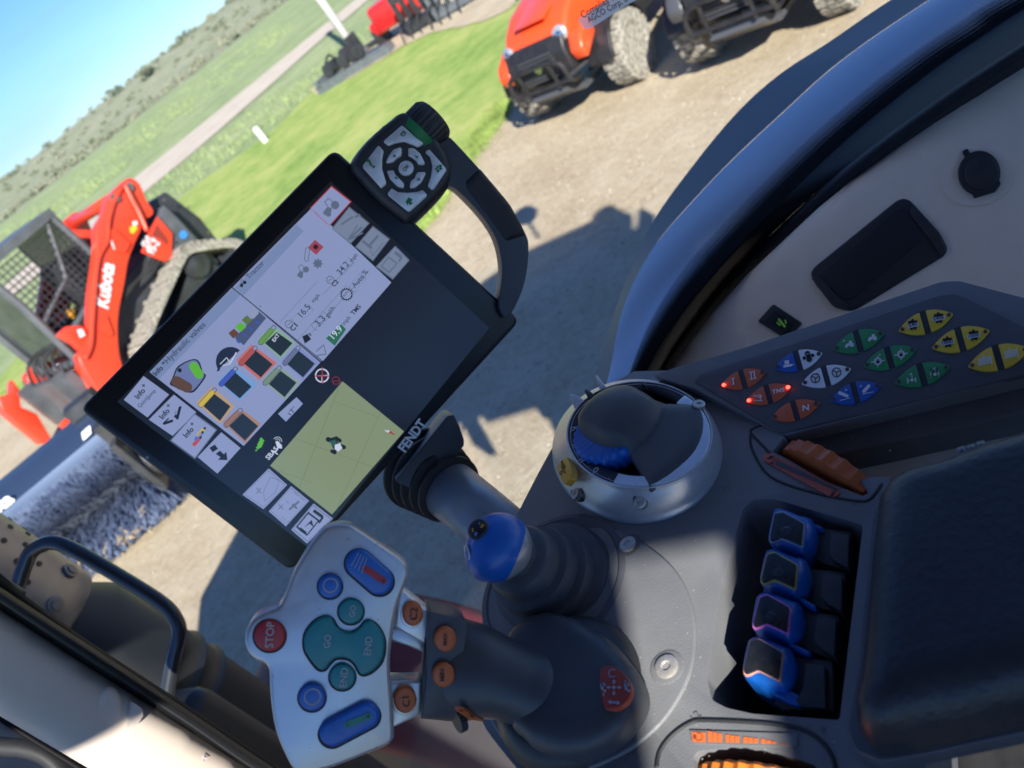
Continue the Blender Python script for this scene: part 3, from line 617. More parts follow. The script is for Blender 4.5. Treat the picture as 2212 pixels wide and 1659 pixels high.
# wiper arm tip at far left
o=inflate('mirror_housing',PL(dep((20,1290),.9),-ray((20,1290))),crom([(-60,1225),(0,1243),(45,1268),(56,1280),(40,1290),(-60,1290)],4),0,.012,.02,blackp,None,skirt=.03);tag(o,'dark rounded mirror housing at the left edge beside the rail','mirror')
# front wheel
wc=TW(2.0,1.0,.46)
t=E_('front_wheel',wc,'black tractor front wheel under a maroon mudguard, seen below the joystick','wheel')
pw=[latheV(wc,RGT,[(-.15,.3),(-.19,.4),(-.17,.5),(.17,.5),(.19,.4),(.15,.3)],48)]
for k in range(20):
    a=2*math.pi*k/20;d=FWD*math.cos(a)+UP*math.sin(a);tt=-FWD*math.sin(a)+UP*math.cos(a)
    for s_1 in(-1,1):pw.append(boxV(wc+d*.51+RGT*s_1*.09,(.05,.17,.04),(d,(RGT+tt*.5*s_1).normalized(),(tt-RGT*.5*s_1).normalized())))
mk('tyre',*merge(pw),rubber,t);lathe('rim',wc,RGT,[(-.12,0),(-.1,.12),(-.05,.2),(-.12,.3),(-.16,.32),(.16,.32),(.12,.3),(.0,.2),(.05,.12),(.1,0)],trd,t,n=40)
V=[];F=[];na=20
for i in range(na+1):
    a=R_(48+i*5.6);d=FWD*math.cos(a)+UP*math.sin(a)
    for rr,yy in((.56,-.24),(.62,-.24),(.635,-.2),(.635,.2),(.62,.24),(.56,.24)):V.append(wc+d*rr+RGT*yy)
for i in range(na):
    for j in range(5):F.append((i*6+j,i*6+j+1,(i+1)*6+j+1,(i+1)*6+j))
o=mk('mudguard',V,F,trd,t,smooth=True)
# bonnet and front fender
t=E_('tractor_bonnet',TW(1.9,0,1.2),'tractor bonnet ahead of the windscreen','bonnet')
hpn=[(1.15,-.5),(2.7,-.48),(3.1,-.36),(3.1,.3),(2.7,.42),(1.15,.45)]
V=[TW(x,y,1.9) for x,y in hpn]+[TW(x,y,1.2) for x,y in hpn];N=len(hpn)
bevel(mk('hood_panel',V,[tuple(range(N)),tuple(range(2*N-1,N-1,-1))]+[(i,N+i,N+(i+1)%N,(i+1)%N) for i in range(N)],tbl,t),.03)
# roof, plus unseen wall pieces shaped to cut the sun into the console patch
roofm=M('roof_shell',(.12,.12,.12),.7)
t=E_('cab_roof',TW(0,0,3.1),'cab roof over the operator with added wall pieces that block sun','roof')
REDGE=-.80;ZR=3.0
rp=[(.55,REDGE),(.82,-.35),(.75,.1),(.32,.52),(-.11,.74),(-.72,.78),(-1.0,.5),(-1.2,.3),(-1.2,REDGE)]
rp=[(p.x,p.y) for p in rc(rp,.06)]
V=[TW(x,y,ZR) for x,y in rp]+[TW(x,y,ZR+.2) for x,y in rp];N=len(rp)
mk('roof_panel',V,[tuple(range(N)),tuple(range(2*N-1,N-1,-1))]+[(i,N+i,N+(i+1)%N,(i+1)%N) for i in range(N)],roofm,t)
wallm=M('cab_lining',(.10,.10,.105),.8)  # lining of unseen walls added to keep daylight down inside the cab
def wall(nm,pts,R0=-.80,th=.02):
    V=[TW(x,R0,z) for x,z in pts]+[TW(x,R0-th,z) for x,z in pts];N=len(pts)
    mk(nm,V,[tuple(range(N)),tuple(range(2*N-1,N-1,-1))]+[(i,N+i,N+(i+1)%N,(i+1)%N) for i in range(N)],wallm,t)
wall('sun_block_front',[(-.462,3.0),(-.41,2.90),(-.40,2.87),(.05,2.87),(.07,2.925),(.55,2.90),(.62,2.9),(.62,3.02),(-.462,3.02)])  # unseen; outline added to shade the joystick and leave a sun slit
wall('sun_block_rear',[(-.545,3.01),(-.475,2.89),(-.46,2.84),(-.95,2.84),(-.95,3.01)])  # unseen; slanted edge added to end the sun patch on the console
wall('middle_post',[(-.56,2.85),(-.48,2.85),(-.48,1.3),(-.56,1.3)])
wall('door_lower_panel',[(-.95,1.3),(.9,1.3),(.9,2.15),(-.95,2.15)])
box('rear_wall',TW(-.96,.05,1.75),(.03,1.75,.9),wallm,t,ax=(FWD,RGT,UP))
box('headliner',TW(-.15,-.1,ZR-.012),(1.4,1.3,.012),M('headliner_grey',(.12,.12,.125),.9),t,ax=(FWD,RGT,UP))
box('firewall',TW(.93,-.42,1.72),(.06,1.05,.84),wallm,t,ax=(FWD,RGT,UP))  # out of view; added to cast shade on the mudguard and ground
box('rear_header_panel',TW(-.96,.05,2.93),(.03,1.75,.14),wallm,t,ax=(FWD,RGT,UP))
box('floor',TW(-.05,.08,1.18),(1.85,1.78,.03),wallm,t,ax=(FWD,RGT,UP))
def bo(px,py,z):
    g=g0(px,py);k=z/math.tan(SUN_EL);h=Vector((sdir.x,sdir.y,0)).normalized();return Vector((g.x-h.x*k,g.y-h.y*k,z))
for a_,b_,c_r in ((bo(1133,466,3.15),bo(1163,515,3.1),.12),(bo(1319,484,3.2),bo(1288,505,3.15),.15)):
    mr=E_('roof_mirror',b_,'rear view mirror on a thin arm above the cab roof, above the photo' if c_r<.13 else 'work light cluster on the cab roof corner, above the photo','mirror')
    mk('housing',*merge([latheV(a_-UP*c_r,UP,[(0,0),(.02,c_r*.6),(c_r*.7,c_r),(c_r*1.4,c_r*.9),(c_r*2,0)],14)]+([latheV(bo(1310,468,3.3)-UP*.05,UP,[(0,0),(.03,.1),(.1,.1),(.13,0)],12)] if c_r>.13 else [])),tbl,mr,smooth=True)
    mk('arm',*tubeV([a_,b_],.018,8),tbl,mr)
# sun patch edge traced back for the added, unseen seat
L0=onz((1600,1190),2.23);L1=onz((1672,1600),2.23)
s_=-sdir
A_=L0+s_*.95;B_=L1+s_*.62
# ================================================================ CAB GLASS, SEAL, TRIM
GN=Vector((-RGT.x,-RGT.y,0))
def onR(p,d): return onpl(p,RGT*d+UP*0,RGT)
outer=[(1262,905),(1290,800),(1335,650),(1404,489),(1488,369),(1587,248),(1682,161),(1791,91),(1923,0),(2110,-110)]
inner=[(1290,905),(1318,800),(1345,665),(1404,544),(1477,456),(1576,351),(1682,252),(1817,131),(2007,0),(2170,-100)]
blk=[(1352,905),(1400,790),(1470,680),(1550,584),(1696,431),(1842,292),(2025,146),(2134,73),(2180,40),(2300,-30)]
seal=[(1385,905),(1430,790),(1500,688),(1579,592),(1787,394),(2007,226),(2212,91),(2330,20),(2400,-20),(2500,-70)]
trim=[(1400,905),(1455,790),(1530,690),(1619,594),(1769,453),(1952,303),(2212,124),(2340,50),(2410,10),(2510,-40)]
def strip(name,rows,mat,parent=None,sm=True,n=5,**k):
    R=[crom(r,n,False) for r in rows];m=len(R[0]);V=[q for r in R for q in r];F=[(i*m+j,i*m+j+1,(i+1)*m+j+1,(i+1)*m+j) for i in range(len(R)-1) for j in range(m-1)]
    o=mk(name,V,F,mat,parent,smooth=sm)
    if 'th' in k:
        s=o.modifiers.new('s','SOLIDIFY');s.thickness=k['th'];s.offset=-1
    return o
def mixrow(a,b,t): return [(p[0]+(q[0]-p[0])*t,p[1]+(q[1]-p[1])*t) for p,q in zip(a,b)]
wo=onR((1587,248),1.0)
t=E_('side_window',wo,'curved cab side window with glossy dark border and dotted frit','window')
OFF[t.name]=Vector(wo)
darkband=M('glass_edge_grey',(.03,.045,.08),.45)
gband=M('glossy_blue_black_glass',(.005,.010,.026),.2,coat=.15,spec=1.0);gband.node_tree.nodes['Principled BSDF'].inputs['IOR'].default_value=3.4
def resamp(pts,n,sm=3):
    P=crom(pts,12,False);L_=[0]
    for a,b in zip(P,P[1:]):L_.append(L_[-1]+(b-a).length)
    out=[];j=0
    for i in range(n):
        t=L_[-1]*i/(n-1)
        while j<len(L_)-2 and L_[j+1]<t:j+=1
        out.append(P[j].lerp(P[j+1],(t-L_[j])/max(1e-9,L_[j+1]-L_[j])))
    for _ in range(sm): out=[out[0]]+[(out[i-1]+out[i]*2+out[i+1])/4 for i in range(1,n-1)]+[out[-1]]
    return out
NB_=90
BO_,BI,BB,SE=resamp(outer,NB_,8),resamp(inner,NB_,8),resamp(blk,NB_,8),resamp(seal,NB_,8)
def bz(i,tt): return 2.12+.06*i/(NB_-1)-.014*tt**1.5
def bandpt(i,tt,lift=0): return onz(BI[i].lerp(BB[i],tt),bz(i,tt)+lift)
def grid(name,rows,mat,par,th=0):
    m=len(rows[0]);V=[q for r in rows for q in r];F=[(i*m+j,i*m+j+1,(i+1)*m+j+1,(i+1)*m+j) for i in range(len(rows)-1) for j in range(m-1)]
    o=mk(name,V,F,mat,par,smooth=True)
    if th:
        q=o.modifiers.new('s','SOLIDIFY');q.thickness=th;q.offset=0
    return o
grid('outer_edge',[[onz(BO_[i].lerp(BI[i],q),bz(i,0)-.010*(1-q)) for i in range(NB_)] for q in(0,.5,.985)],darkband,t)
TT=[0,.05,.1,.2,.3,.4,.5,.6,.7,.8,.9,1]
gb=grid('border_band',[[bandpt(i,tt) for i in range(NB_)] for tt in TT],gband,t)
dots=[];blkf=M('frit_black',(.003,.003,.004),.6,spec=.15)
NF=330
FI,FB=resamp(inner,NF,8),resamp(blk,NF,8)
for j in range(14):
    u=j/13;tt=.58+.41*u
    for i in range(NF):
        k=i+(.5 if j%2 else 0);i0_=min(int(k),NF-2);fr=k-i0_
        p=FI[i0_].lerp(FI[i0_+1],fr).lerp(FB[i0_].lerp(FB[i0_+1],fr),tt)
        if p.x>2260 or p.y<-50 or p.x<1300:continue
        c=onz(p,bz(i0_*(NB_-1)/(NF-1),tt)+.0008);r=.0007+.0014*u
        dots.append(([c+Vector((r*math.cos(q),r*math.sin(q),0)) for q in [0,1.05,2.09,3.14,4.19,5.24]],[(0,1,2,3,4,5)]))
o=mk('frit_dots',*merge(dots),blkf,gb);o['kind']='stuff'
grid('black_border',[[bandpt(i,.985,.0015) for i in range(NB_)],[onR(p,.80) for p in SE]],blkf,t)
strip('seal',[[onR(p,.80) for p in seal],[onR(p,.787) for p in mixrow(seal,trim,.4)],[onR(p,.79) for p in trim],[onR((p[0]+22,p[1]+26),.84) for p in trim]],M('textured_seal',(.02,.023,.03),.6,bump=.9,bs=500,dist=.002,spec=.25),t,th=.008)
# the pane itself (thin clear glass) from the front post back to the curved border
gm=bpy.data.materials.new('clear_glass');gm.use_nodes=True;n=gm.node_tree.nodes;n.clear();l=gm.node_tree.links.new
o_=n.new('ShaderNodeOutputMaterial');tr=n.new('ShaderNodeBsdfTransparent');tr.inputs[0].default_value=(.93,.95,.955,1);gl=n.new('ShaderNodeBsdfGlossy');gl.inputs['Roughness'].default_value=.02;gl.inputs[0].default_value=(1,1,1,1)
fr=n.new('ShaderNodeFresnel');fr.inputs[0].default_value=1.4;ms=n.new('ShaderNodeMixShader');fm=n.new('ShaderNodeMath');fm.operation='MULTIPLY';fm.inputs[1].default_value=.55;l(fr.outputs[0],fm.inputs[0]);l(fm.outputs[0],ms.inputs[0]);l(tr.outputs[0],ms.inputs[1]);l(gl.outputs[0],ms.inputs[2]);l(ms.outputs[0],o_.inputs[0])
pv=[TW(.62,1.04,.9),TW(-.6,1.04,.9),TW(-.9,1.0,3.0),TW(.52,.92,3.0)]
gp=[(x,y) for x,y in [(.95,.95),(-.9,.95)]]
V=[];F=[]
corner=[(.98,.42),(.9,.72),(.7,.95),(.4,1.03),(0,1.045),(-.5,1.04),(-.9,1.0)]
cc=crom(corner,5,False)
for z in(.9,3.0):
    for c in cc:V.append(TW(c[0],c[1],z))
for i in range(len(cc)-1):F.append((i,i+1,len(cc)+i+1,len(cc)+i))
mk('pane',V,F,gm,t,smooth=True)
# compliance sticker on the pane
sp=PL(onR((1300,20),.985),GN)
st=E_('compliance_sticker',sp.at((1300,40)),'clear sticker with two lines of black print on the window','sticker')
spd=(1250,60)
stk=[(1248,42),(1330,-14),(1420,-60),(1430,-30),(1352,12),(1275,62),(1262,63)]
stm=bpy.data.materials.new('sticker_film');stm.use_nodes=True;n=stm.node_tree.nodes;n.clear();l=stm.node_tree.links.new
o_=n.new('ShaderNodeOutputMaterial');ta=n.new('ShaderNodeBsdfTransparent');tl=n.new('ShaderNodeBsdfTranslucent');tl.inputs[0].default_value=(.75,.82,.9,1);ta.inputs[0].default_value=(.7,.75,.8,1);ms=n.new('ShaderNodeMixShader');ms.inputs[0].default_value=.72;l(ta.outputs[0],ms.inputs[1]);l(tl.outputs[0],ms.inputs[2]);l(ms.outputs[0],o_.inputs[0])
sheet('film',sp,[rc(stk,6)],.0005,stm,st)
text('print',sp,'Complies with FMVSS',(1259,40),(1398,-42),blackprint,st,h=.001,bold=.012,fy=1.25)
text('print',sp,'AGCO Corp, Duluth GA',(1272,50),(1412,-30),blackprint,st,h=.001,bold=.012,fy=1.25)
# rear trim panel (beige)
NB=(-RGT*.62+UP*.78).normalized();BP=PL(onR((1900,340),.80),NB)
t=E_('rear_side_trim',BP.at((1900,500)),'beige moulded side trim panel under the curved window','trim panel')
inflate('panel',BP,[(2300,62)]+[(2210,121),(1950,300),(1767,450),(1617,591),(1527,688),(1452,788),(1397,903),(1500,1000),(1700,1200),(2350,1200),(2350,50)],-.0,.012,.035,beige,t,skirt=.03,step=.012)
lidp=[(1749,588),(1758,575),(1935,432),(1950,426),(1965,430),(2030,500),(2048,535),(2040,552),(1850,668),(1835,672),(1800,664),(1756,608)]
lid=E_('storage_lid',BP.at((1900,550),.02),'black rubber storage pocket set in the beige trim','storage pocket')
prism('surround',BP,rc(lidp,10),.0,.015,rubber,lid,bv=.004)
prism('mat',BP,rc([(1768,592),(1935,452),(1950,447),(1962,455),(1995,505),(1990,520),(1840,648),(1822,648),(1775,606)],8),.012,.0165,M('mat_black',(.008,.010,.014),.55,bump=.4,bs=300,dist=.001),lid,bv=.003)
prism('rim_groove',BP,rc([(1970,440),(2030,505),(2042,538),(2030,552),(2020,530),(1965,462)],6),.013,.017,blackp,lid,bv=.002)
prism('front_lip',BP,rc([(1752,600),(1768,594),(1818,650),(1836,660),(1826,670),(1800,662)],4),.013,.017,blackp,lid,bv=.002)
sk_=E_('power_socket_cap',BP.at((2115,375),.02),'round black rubber socket cap with tab on the beige trim','socket cap')
lathe('recess_ring',BP.at((2112,378),.012),BP.n,[(0,.031),(.0015,.031),(.0015,.0)],beige,sk_,n=40)
prism('cap',BP,circ((2115,372),46,36,48,.3),.0135,.019,rubber,sk_,bv=.002)
prism('cap_detail',BP,circ((2120,372),36,30,38,.3),.018,.0205,blackp,sk_,bv=.001)
prism('tab',BP,rc([(2078,326),(2090,320),(2099,336),(2108,345),(2090,352)],4),.012,.017,rubber,sk_,bv=.001)
prism('latch',BP,rc([(2096,408),(2150,398),(2158,388),(2162,395),(2150,412),(2104,426)],3),.012,.018,rubber,sk_,bv=.001)
sw=E_('seat_switch',BP.at((1685,692),.02),'small black rocker switch with green tractor symbol on the beige trim','switch')
prism('bezel',BP,rc([(1636,694),(1670,656),(1732,697),(1700,735)],5),.0,.015,blackp,sw,bv=.001)
prism('rocker',BP,rc([(1648,694),(1672,668),(1716,698),(1692,722)],4),.014,.0175,M('rocker_black',(.012,.014,.017),.4),sw,bv=.0015)
sheet('symbol',BP,[circ((1687,697),2.2),[(1680,690),(1683,687),(1698,705),(1694,708)],[(1677,697),(1679,694),(1687,702),(1685,705)],[(1694,692),(1697,690),(1700,698),(1697,700)]],.0182,EM('green',(.03,.09,.02),.5),sw)
# lower side plate below the pod
o=prism('fender_inner_panel',PL(TW(0,.42,2.195),(-RGT*.12+UP).normalized()),[(1560,880),(2300,700),(2350,1400),(1500,1400)],-.03,0,M('grey_beige_panel',(.74,.70,.66),.45,var=.06,vs=12),None);tag(o,'smooth grey beige panel between the button pod and armrest','panel')
# front right post (beige) with seal
PD=.80;pn=-(ray((300,1500)));pn.z*=.2;PP=PL(dep((300,1480),PD),pn)
t=E_('front_pillar',PP.at((300,1500)),'beige front cab pillar trim, sunlit at its lower end','pillar')
inflate('trim',PP,[(-160,1216),(0,1316),(200,1445),(400,1570),(536,1659),(700,1765),(420,1790),(187,1657),(0,1547),(-160,1460)],0,.018,.03,pillarm,t,skirt=.05,step=.011)
strip('rubber_seal',[[PP.at(p,.012) for p in [(-160,1160),(0,1268),(200,1398),(400,1530),(530,1618),(720,1745)]],[PP.at(p,.022) for p in [(-160,1180),(0,1290),(200,1420),(400,1550),(530,1640),(715,1760)]],[PP.at(p,.0) for p in [(-160,1216),(0,1318),(200,1448),(400,1573),(536,1662),(700,1772)]]],M('seal_black',(.008,.009,.011),.4,bump=.2,bs=300),t,th=.01)
strip('bright_line',[[PP.at(p,.0235) for p in [(-160,1187),(0,1298),(200,1428),(400,1557),(530,1647),(715,1766)]],[PP.at(p,.0232) for p in [(-160,1189),(0,1300),(200,1430),(400,1559),(530,1649),(715,1768)]]],greym if False else M('seal_sheen',(.04,.042,.045),.3),t)
inflate('grab_recess',PP,crom([(196,1560),(203,1515),(218,1490),(240,1481),(258,1496),(266,1530),(262,1565),(240,1578)],4),.012,.006,.008,pillarm,t,skirt=.01)
prism('handle_blade',PP,rc([(292,1520),(306,1530),(310,1545),(300,1562),(288,1575),(276,1584),(282,1566)],3),.01,.03,pillarm,t,bv=.003)
text('airbag_mark',PP,'A',(436,1648),(448,1640),greyprint,t,h=.0185)
# dark door frame outside the seal, seen through tinted glass edge
o=strip('pillar_glass_edge',[[PP.at(p,-.02) for p in [(-160,1120),(0,1238),(60,1290),(200,1390),(400,1520),(520,1600),(720,1735)]],[PP.at(p,-.01) for p in [(-160,1165),(0,1270),(80,1323),(200,1402),(400,1533),(530,1620),(720,1748)]]],blkf,None,th=.004);tag(o,'thin black painted glass edge along the front pillar','window')
# windscreen corner beyond the pillar
wsp=PL(dep((80,1620),.95),-ray((80,1620)))
t=E_('windscreen_corner',wsp.at((80,1620)),'windscreen corner with dotted black border at bottom left','windscreen')
sheet('pane',wsp,[[(-260,1400),(320,1800),(-260,1900)]],0,gm,t)
strip('border',[[wsp.at(p,.002) for p in [(-160,1440),(0,1545),(187,1656),(400,1790)]],[wsp.at(p,.002) for p in [(-160,1452),(0,1560),(160,1662),(380,1800)]]],blkf,t,th=.003)
dd=[]
for j in range(9):
    for i in range(70):
        p=Vector((-60+i*4.2+(2.1 if j%2 else 0),0));p.y=1560+(p.x)*.64+j*3.6
        if p.y<1680 and p.x<260: dd.append(([wsp.at((p.x+(1.9-j*.15)*math.cos(q),p.y+(1.9-j*.15)*math.sin(q)),.003) for q in[0,1.05,2.09,3.14,4.19,5.24]],[(0,1,2,3,4,5)]))
o=mk('frit_dots',*merge(dd),blkf,t);o['kind']='stuff'
o=tube('wiper_hose',crom([dep(p,1.05) for p in [(-60,1600),(0,1612),(60,1618),(110,1640),(150,1690)]],6,False),.012,rubber,n=12);tag(o,'black washer hose curving outside the windscreen corner','hose')
# ================================================================ DISPLAY TERMINAL
MN=Vector((.128,-.932,.339)).normalized();MP=PL(dep((646,780),.70),MN)
t=E_('display_terminal',MP.at((960,960),-.04),'large touchscreen terminal with side keypad and curved handle','display')
crn=[(170,885),(722,320),(1125,692),(628,1236)]
hs=prism('housing',MP,rc(crn,22,6),-.024,-.001,blackp,t,bv=.003,seg=3)
def shrink(pts,k):
    c=Vector((sum(p[0] for p in pts)/len(pts),sum(p[1] for p in pts)/len(pts)));return [Vector(p)+(c-Vector(p)).normalized()*k for p in pts]
bez=M('screen_glass',(.004,.005,.007),.3,spec=.5)
prism('screen_glass',MP,rc(shrink(crn,6),20,6),-.004,.0004,bez,t,bv=.0008)
Z=lambda x,y:(162+.5695*x,297+.5695*y)
ZZ=lambda pts:[Z(*p) for p in pts]
scr=sheet('screen',MP,[ZZ([(970,165),(1572,722),(890,1560),(160,1003)])],.0007,EM('black',(.0035,.004,.006),.6,.3),t)
lav=EM('lavender',(.24,.29,.50));lav2=EM('lavender_dark',(.17,.235,.42));edgeM=EM('dark_line',(.008,.01,.015));red_=EM('red',(.35,.03,.04));grn_=EM('green2',(.10,.42,.03));map_=EM('map',(.21,.265,.15));ink=EM('ink',(.008,.010,.016));grayi=EM('gray_icon',(.10,.13,.2));wht=EM('white',(.55,.6,.75));txt=EM('text',(.03,.05,.09))
def S(name,quads,mat,h,parent=scr): return sheet(name,MP,[ZZ(q) for q in quads],h,mat,parent)
tiles=[[(260,905),(357,975),(275,1062),(185,995)],[(375,975),(460,1042),(370,1132),(280,1070)],[(555,1118),(628,1178),(540,1275),(465,1212)]]
for q in tiles: S('menu_tile',[q],lav,.0012)
q3=[(453,1045),(540,1108),(455,1220),(360,1150)];a=S('menu_tile',[q3],grayi,.0012);S('face',[shrink(q3,6)],lav,.0014,a);
hyd=S('valve_page',[[(595,570),(935,848),(640,1170),(283,890)]],lav,.0012)
S('title_bar',[[(597,572),(628,597),(318,918),(285,890)]],lav2,.0014,hyd)
tra=S('tractor_page',[[(900,265),(1200,550),(940,848),(598,568)]],lav,.0012)
S('title_bar',[[(840,330),(868,355),(640,600),(605,570)]],lav2,.0014,tra)
S('divider',[[(596,566),(600,571),(936,852),(932,855)],[(700,640),(703,643),(706,640),(703,637)]],edgeM,.0015,hyd)
rq=[[(973,182),(1050,243),(965,338),(890,268)],[(1040,262),(1118,325),(1045,405),(973,345)],[(1130,335),(1195,385),(1130,470),(1062,415)],[(1215,410),(1270,465),(1205,540),(1140,490)]]
for i,q in enumerate(rq):
    a=S('page_tile',[q],red_ if i==0 else grayi,.0012);S('face',[shrink(q,6)],EM('tile_grey',(.17,.21,.31)) if i else lav,.0014,a)
bq=[[(735,1255),(805,1318),(715,1410),(635,1355)],[(820,1322),(888,1378),(800,1475),(735,1418)],[(905,1388),(978,1445),(880,1540),(820,1488)]]
for i,q in enumerate(bq):
    a=S('map_tile',[q],lav,.0012)
    V_=shrink(q,7);W_=shrink(q,9)
    S('outline',[[V_[k],V_[(k+1)%4],W_[(k+1)%4],W_[k]] for k in range(4)],ink if i==2 else grayi,.0014,a)
S('zoom_tile',[[(840,985),(865,1010),(800,1078),(770,1048)]],lav,.0012)
mpv=S('map_view',[[(1015,925),(1248,1115),(975,1430),(740,1245)]],map_,.0012)
def line(a,b,w):
    a,b=Vector(a),Vector(b);d=(b-a).normalized();n_=Vector((-d.y,d.x))*w/2;return [a+n_,b+n_,b-n_,a-n_]
S('grid_lines',[line((1010,925),(850,1330),1.6),line((1160,1040),(990,1415),1.4),line((830,1140),(1130,1250),1.4),line((980,1000),(1150,1060),1.2),line((760,1260),(900,1310),1.2)],EM('grid',(.12,.17,.07)),.0014,mpv)
def trac(c,k,rot,mat,par,h=.0016,mir=1):
    """small side view tractor"""
    c=Vector(c);ca,sa=math.cos(rot),math.sin(rot)
    def T(x,y): x*=mir;return (c.x+k*(x*ca-y*sa),c.y+k*(x*sa+y*ca))
    S('tractor_icon',[[T(*p) for p in circ((.45,.25),.42,18)],[T(*p) for p in circ((-.65,.4),.27,16)],[T(*p) for p in [(-1.0,.25),(-.95,-.1),(-.2,-.2),(0,.2),(-.3,.45)]]],mat,h,par)
    S('cab_icon',[[T(*p) for p in q] for q in [[(-.2,-.2),(-.1,-.75),(-.02,-.75),(-.1,-.2)],[(-.1,-.75),(.5,-.75),(.5,-.66),(-.1,-.66)],[(.42,-.7),(.5,-.7),(.6,-.2),(.5,-.2)]]],mat,h+.0001,par)
RT=-R_(46)
trac((968,262),38,RT,grayi,scr);trac((862,505),28,RT,grayi,tra);trac((636,552),16,RT,ink,tra)
# satellite/gps, implement and clipboard glyphs
S('satellite_icon',[line((1010,330),(1055,300),7),line((1062,302),(1082,292),9),line((1036,388),(1088,340),8),line((1036,388),(1072,332),4),line((1045,385),(1092,362),6)],grayi,.0016)
S('bucket_icon',[line((1090,392),(1125,420),10),line((1112,415),(1150,372),9),line((1128,450),(1170,398),3),line((1128,450),(1122,425),3)],grayi,.0016)
def ringq(q,k): a=[Vector(p) for p in q];b=shrink(q,k);return [[a[i],a[(i+1)%4],b[(i+1)%4],b[i]] for i in range(4)]
S('clipboard_icon',ringq([(1190,450),(1225,478),(1192,515),(1158,490)],7)+[line((1213,435),(1240,455),12),line((1240,455),(1228,470),8)],grayi,.0016)
S('clipboard_icon',ringq([(885,1420),(928,1452),(880,1512),(838,1478)],8)+[line((905,1415),(940,1440),12),line((940,1440),(925,1462),8),[(868,1480),(898,1450),(905,1478),(890,1465)],[(855,1478),(880,1498),(872,1505),(850,1490)]],ink,.0016)
S('field_icon',[line(a_,b_,1.6) for a_,b_ in zip([(740,1288),(775,1300),(760,1345),(720,1380),(715,1345)],[(775,1300),(760,1345),(720,1380),(715,1345),(740,1288)])]+[line((688,1328),(706,1350),3),line((688,1350),(706,1330),3),line((772,1392),(790,1410),3),line((772,1410),(790,1392),3)],grayi,.0016)
S('guidance_icon',[line((830,1345),(850,1362),2),line((855,1366),(868,1377),2),line((800,1378),(812,1388),2),line((785,1440),(800,1452),2),line((805,1456),(818,1466),2),line((812,1412),(850,1380),8),line((825,1390),(842,1408),8)],grayi,.0016)
sheet('arrow_icon',MP,[[(x*.2929,810+y*.2929) for x,y in q] for q in [[(1545,537),(1585,513),(1608,545),(1568,570)],[(1590,582),(1622,558),(1652,585),(1668,565),(1678,628),(1608,626),(1626,606)]]],.0017,ink,scr)
trac((385,1050),14,RT,ink,scr);S('linkage_icon',[line((335,1085),(355,1065),5),line((395,1035),(402,1020),7),pill((388,1065),(398,1025),5),pill((338,1085),(368,1075),5)],ink,.0017)
for c,m_ in(((478,1115),'y'),((470,1130),'b'),((462,1150),'r')):
    S('cylinder_icon',[pill((c[0]-10,c[1]+14),(c[0]+8,c[1]-6),7)],{'y':EM('yel',(.5,.4,.06)),'b':EM('blu',(.06,.14,.55)),'r':EM('rd',(.45,.06,.05))}[m_],.0016)
    S('cylinder_end',[circ((c[0]+14,c[1]-12),5)],ink,.0017)
# valves
vl=[([(520,945),(605,1020),(550,1085),(460,1005)],[(525,970),(590,1020),(550,1075),(488,1020)],(478,1014),(520,968),(.45,.30,.16),(.55,.42,.05)),
([(600,868),(690,935),(625,1000),(540,925)],[(607,890),(670,945),(625,990),(565,940)],(555,935),(600,888),(.16,.32,.62),(.05,.09,.45)),
([(670,785),(765,855),(700,920),(612,845)],[(685,808),(750,860),(705,910),(642,858)],(630,857),(674,809),(.50,.14,.13),(.38,.08,.07)),
([(750,712),(835,778),(780,840),(695,765)],[(765,738),(825,780),(780,830),(720,780)],(705,777),(745,731),(.22,.38,.26),(.12,.28,.07)),
([(625,1025),(705,1085),(645,1160),(560,1080)],[(635,1045),(695,1095),(645,1150),(585,1095)],(574,1091),(618,1045),(.36,.20,.14),(.26,.15,.12)),
([(770,865),(852,930),(795,995),(710,920)],[(780,885),(840,930),(795,985),(735,935)],(722,931),(766,884),(.24,.33,.26),(.17,.24,.18)),
([(845,790),(925,852),(865,920),(785,845)],[(850,810),(910,858),(865,910),(805,860)],(797,856),(838,808),(.20,.25,.50),(.12,.15,.28))]
dk=EM('tile_dark',(.012,.02,.03))
for bgq,sq,c0_,c1_,colb,colc in vl:
    v_=S('valve_tile',[bgq],EM('vb%.2f%.2f'%(colb[0],colb[2]),colb),.0014,hyd);S('level_box',[sq],dk,.0016,v_)
    S('cylinder_outline',[pill(c0_,c1_,10.5),circ((c1_[0]+9,c1_[1]-10),9)],ink,.0016,v_)
    S('cylinder',[pill(c0_,c1_,9)],EM('vc%.2f%.2f'%(colc[0],colc[2]),colc),.0018,v_)
    S('cylinder_eye',[circ((c1_[0]+9,c1_[1]-10),7)],lav,.0018,v_)
# lever glyph and colour keys
S('joystick_outline',[crom([(372,905),(390,868),(440,842),(470,848),(485,890),(497,905),(470,945),(445,968),(410,962),(375,945),(360,935)],4)],ink,.0014,hyd)
S('joystick_icon',[crom([(376,908),(394,872),(440,846),(466,852),(480,890),(490,905),(466,940),(442,962),(412,957),(378,940),(366,932)],4)],EM('jb',(.13,.17,.36)),.0016,hyd)
S('joystick_key',[pill((385,925),(425,948),20)],EM('brown',(.10,.05,.03)),.0018,hyd);S('joystick_key',[pill((450,868),(470,898),17)],grn_,.0018,hyd);S('joystick_dot',[circ((397,883),8)],ink,.0018,hyd)
S('seat_dial',[[(537,886)]+[(590+56*math.cos(a),850+56*math.sin(a)) for a in [R_(q) for q in range(140,311,17)]]],EM('dial',(.012,.02,.05)),.0016,hyd)
S('seat_icon',[line((550,860),(575,835),3),line((575,835),(590,855),3),line((590,855),(612,815),4),line((560,865),(590,858),3)],wht,.0018,hyd)
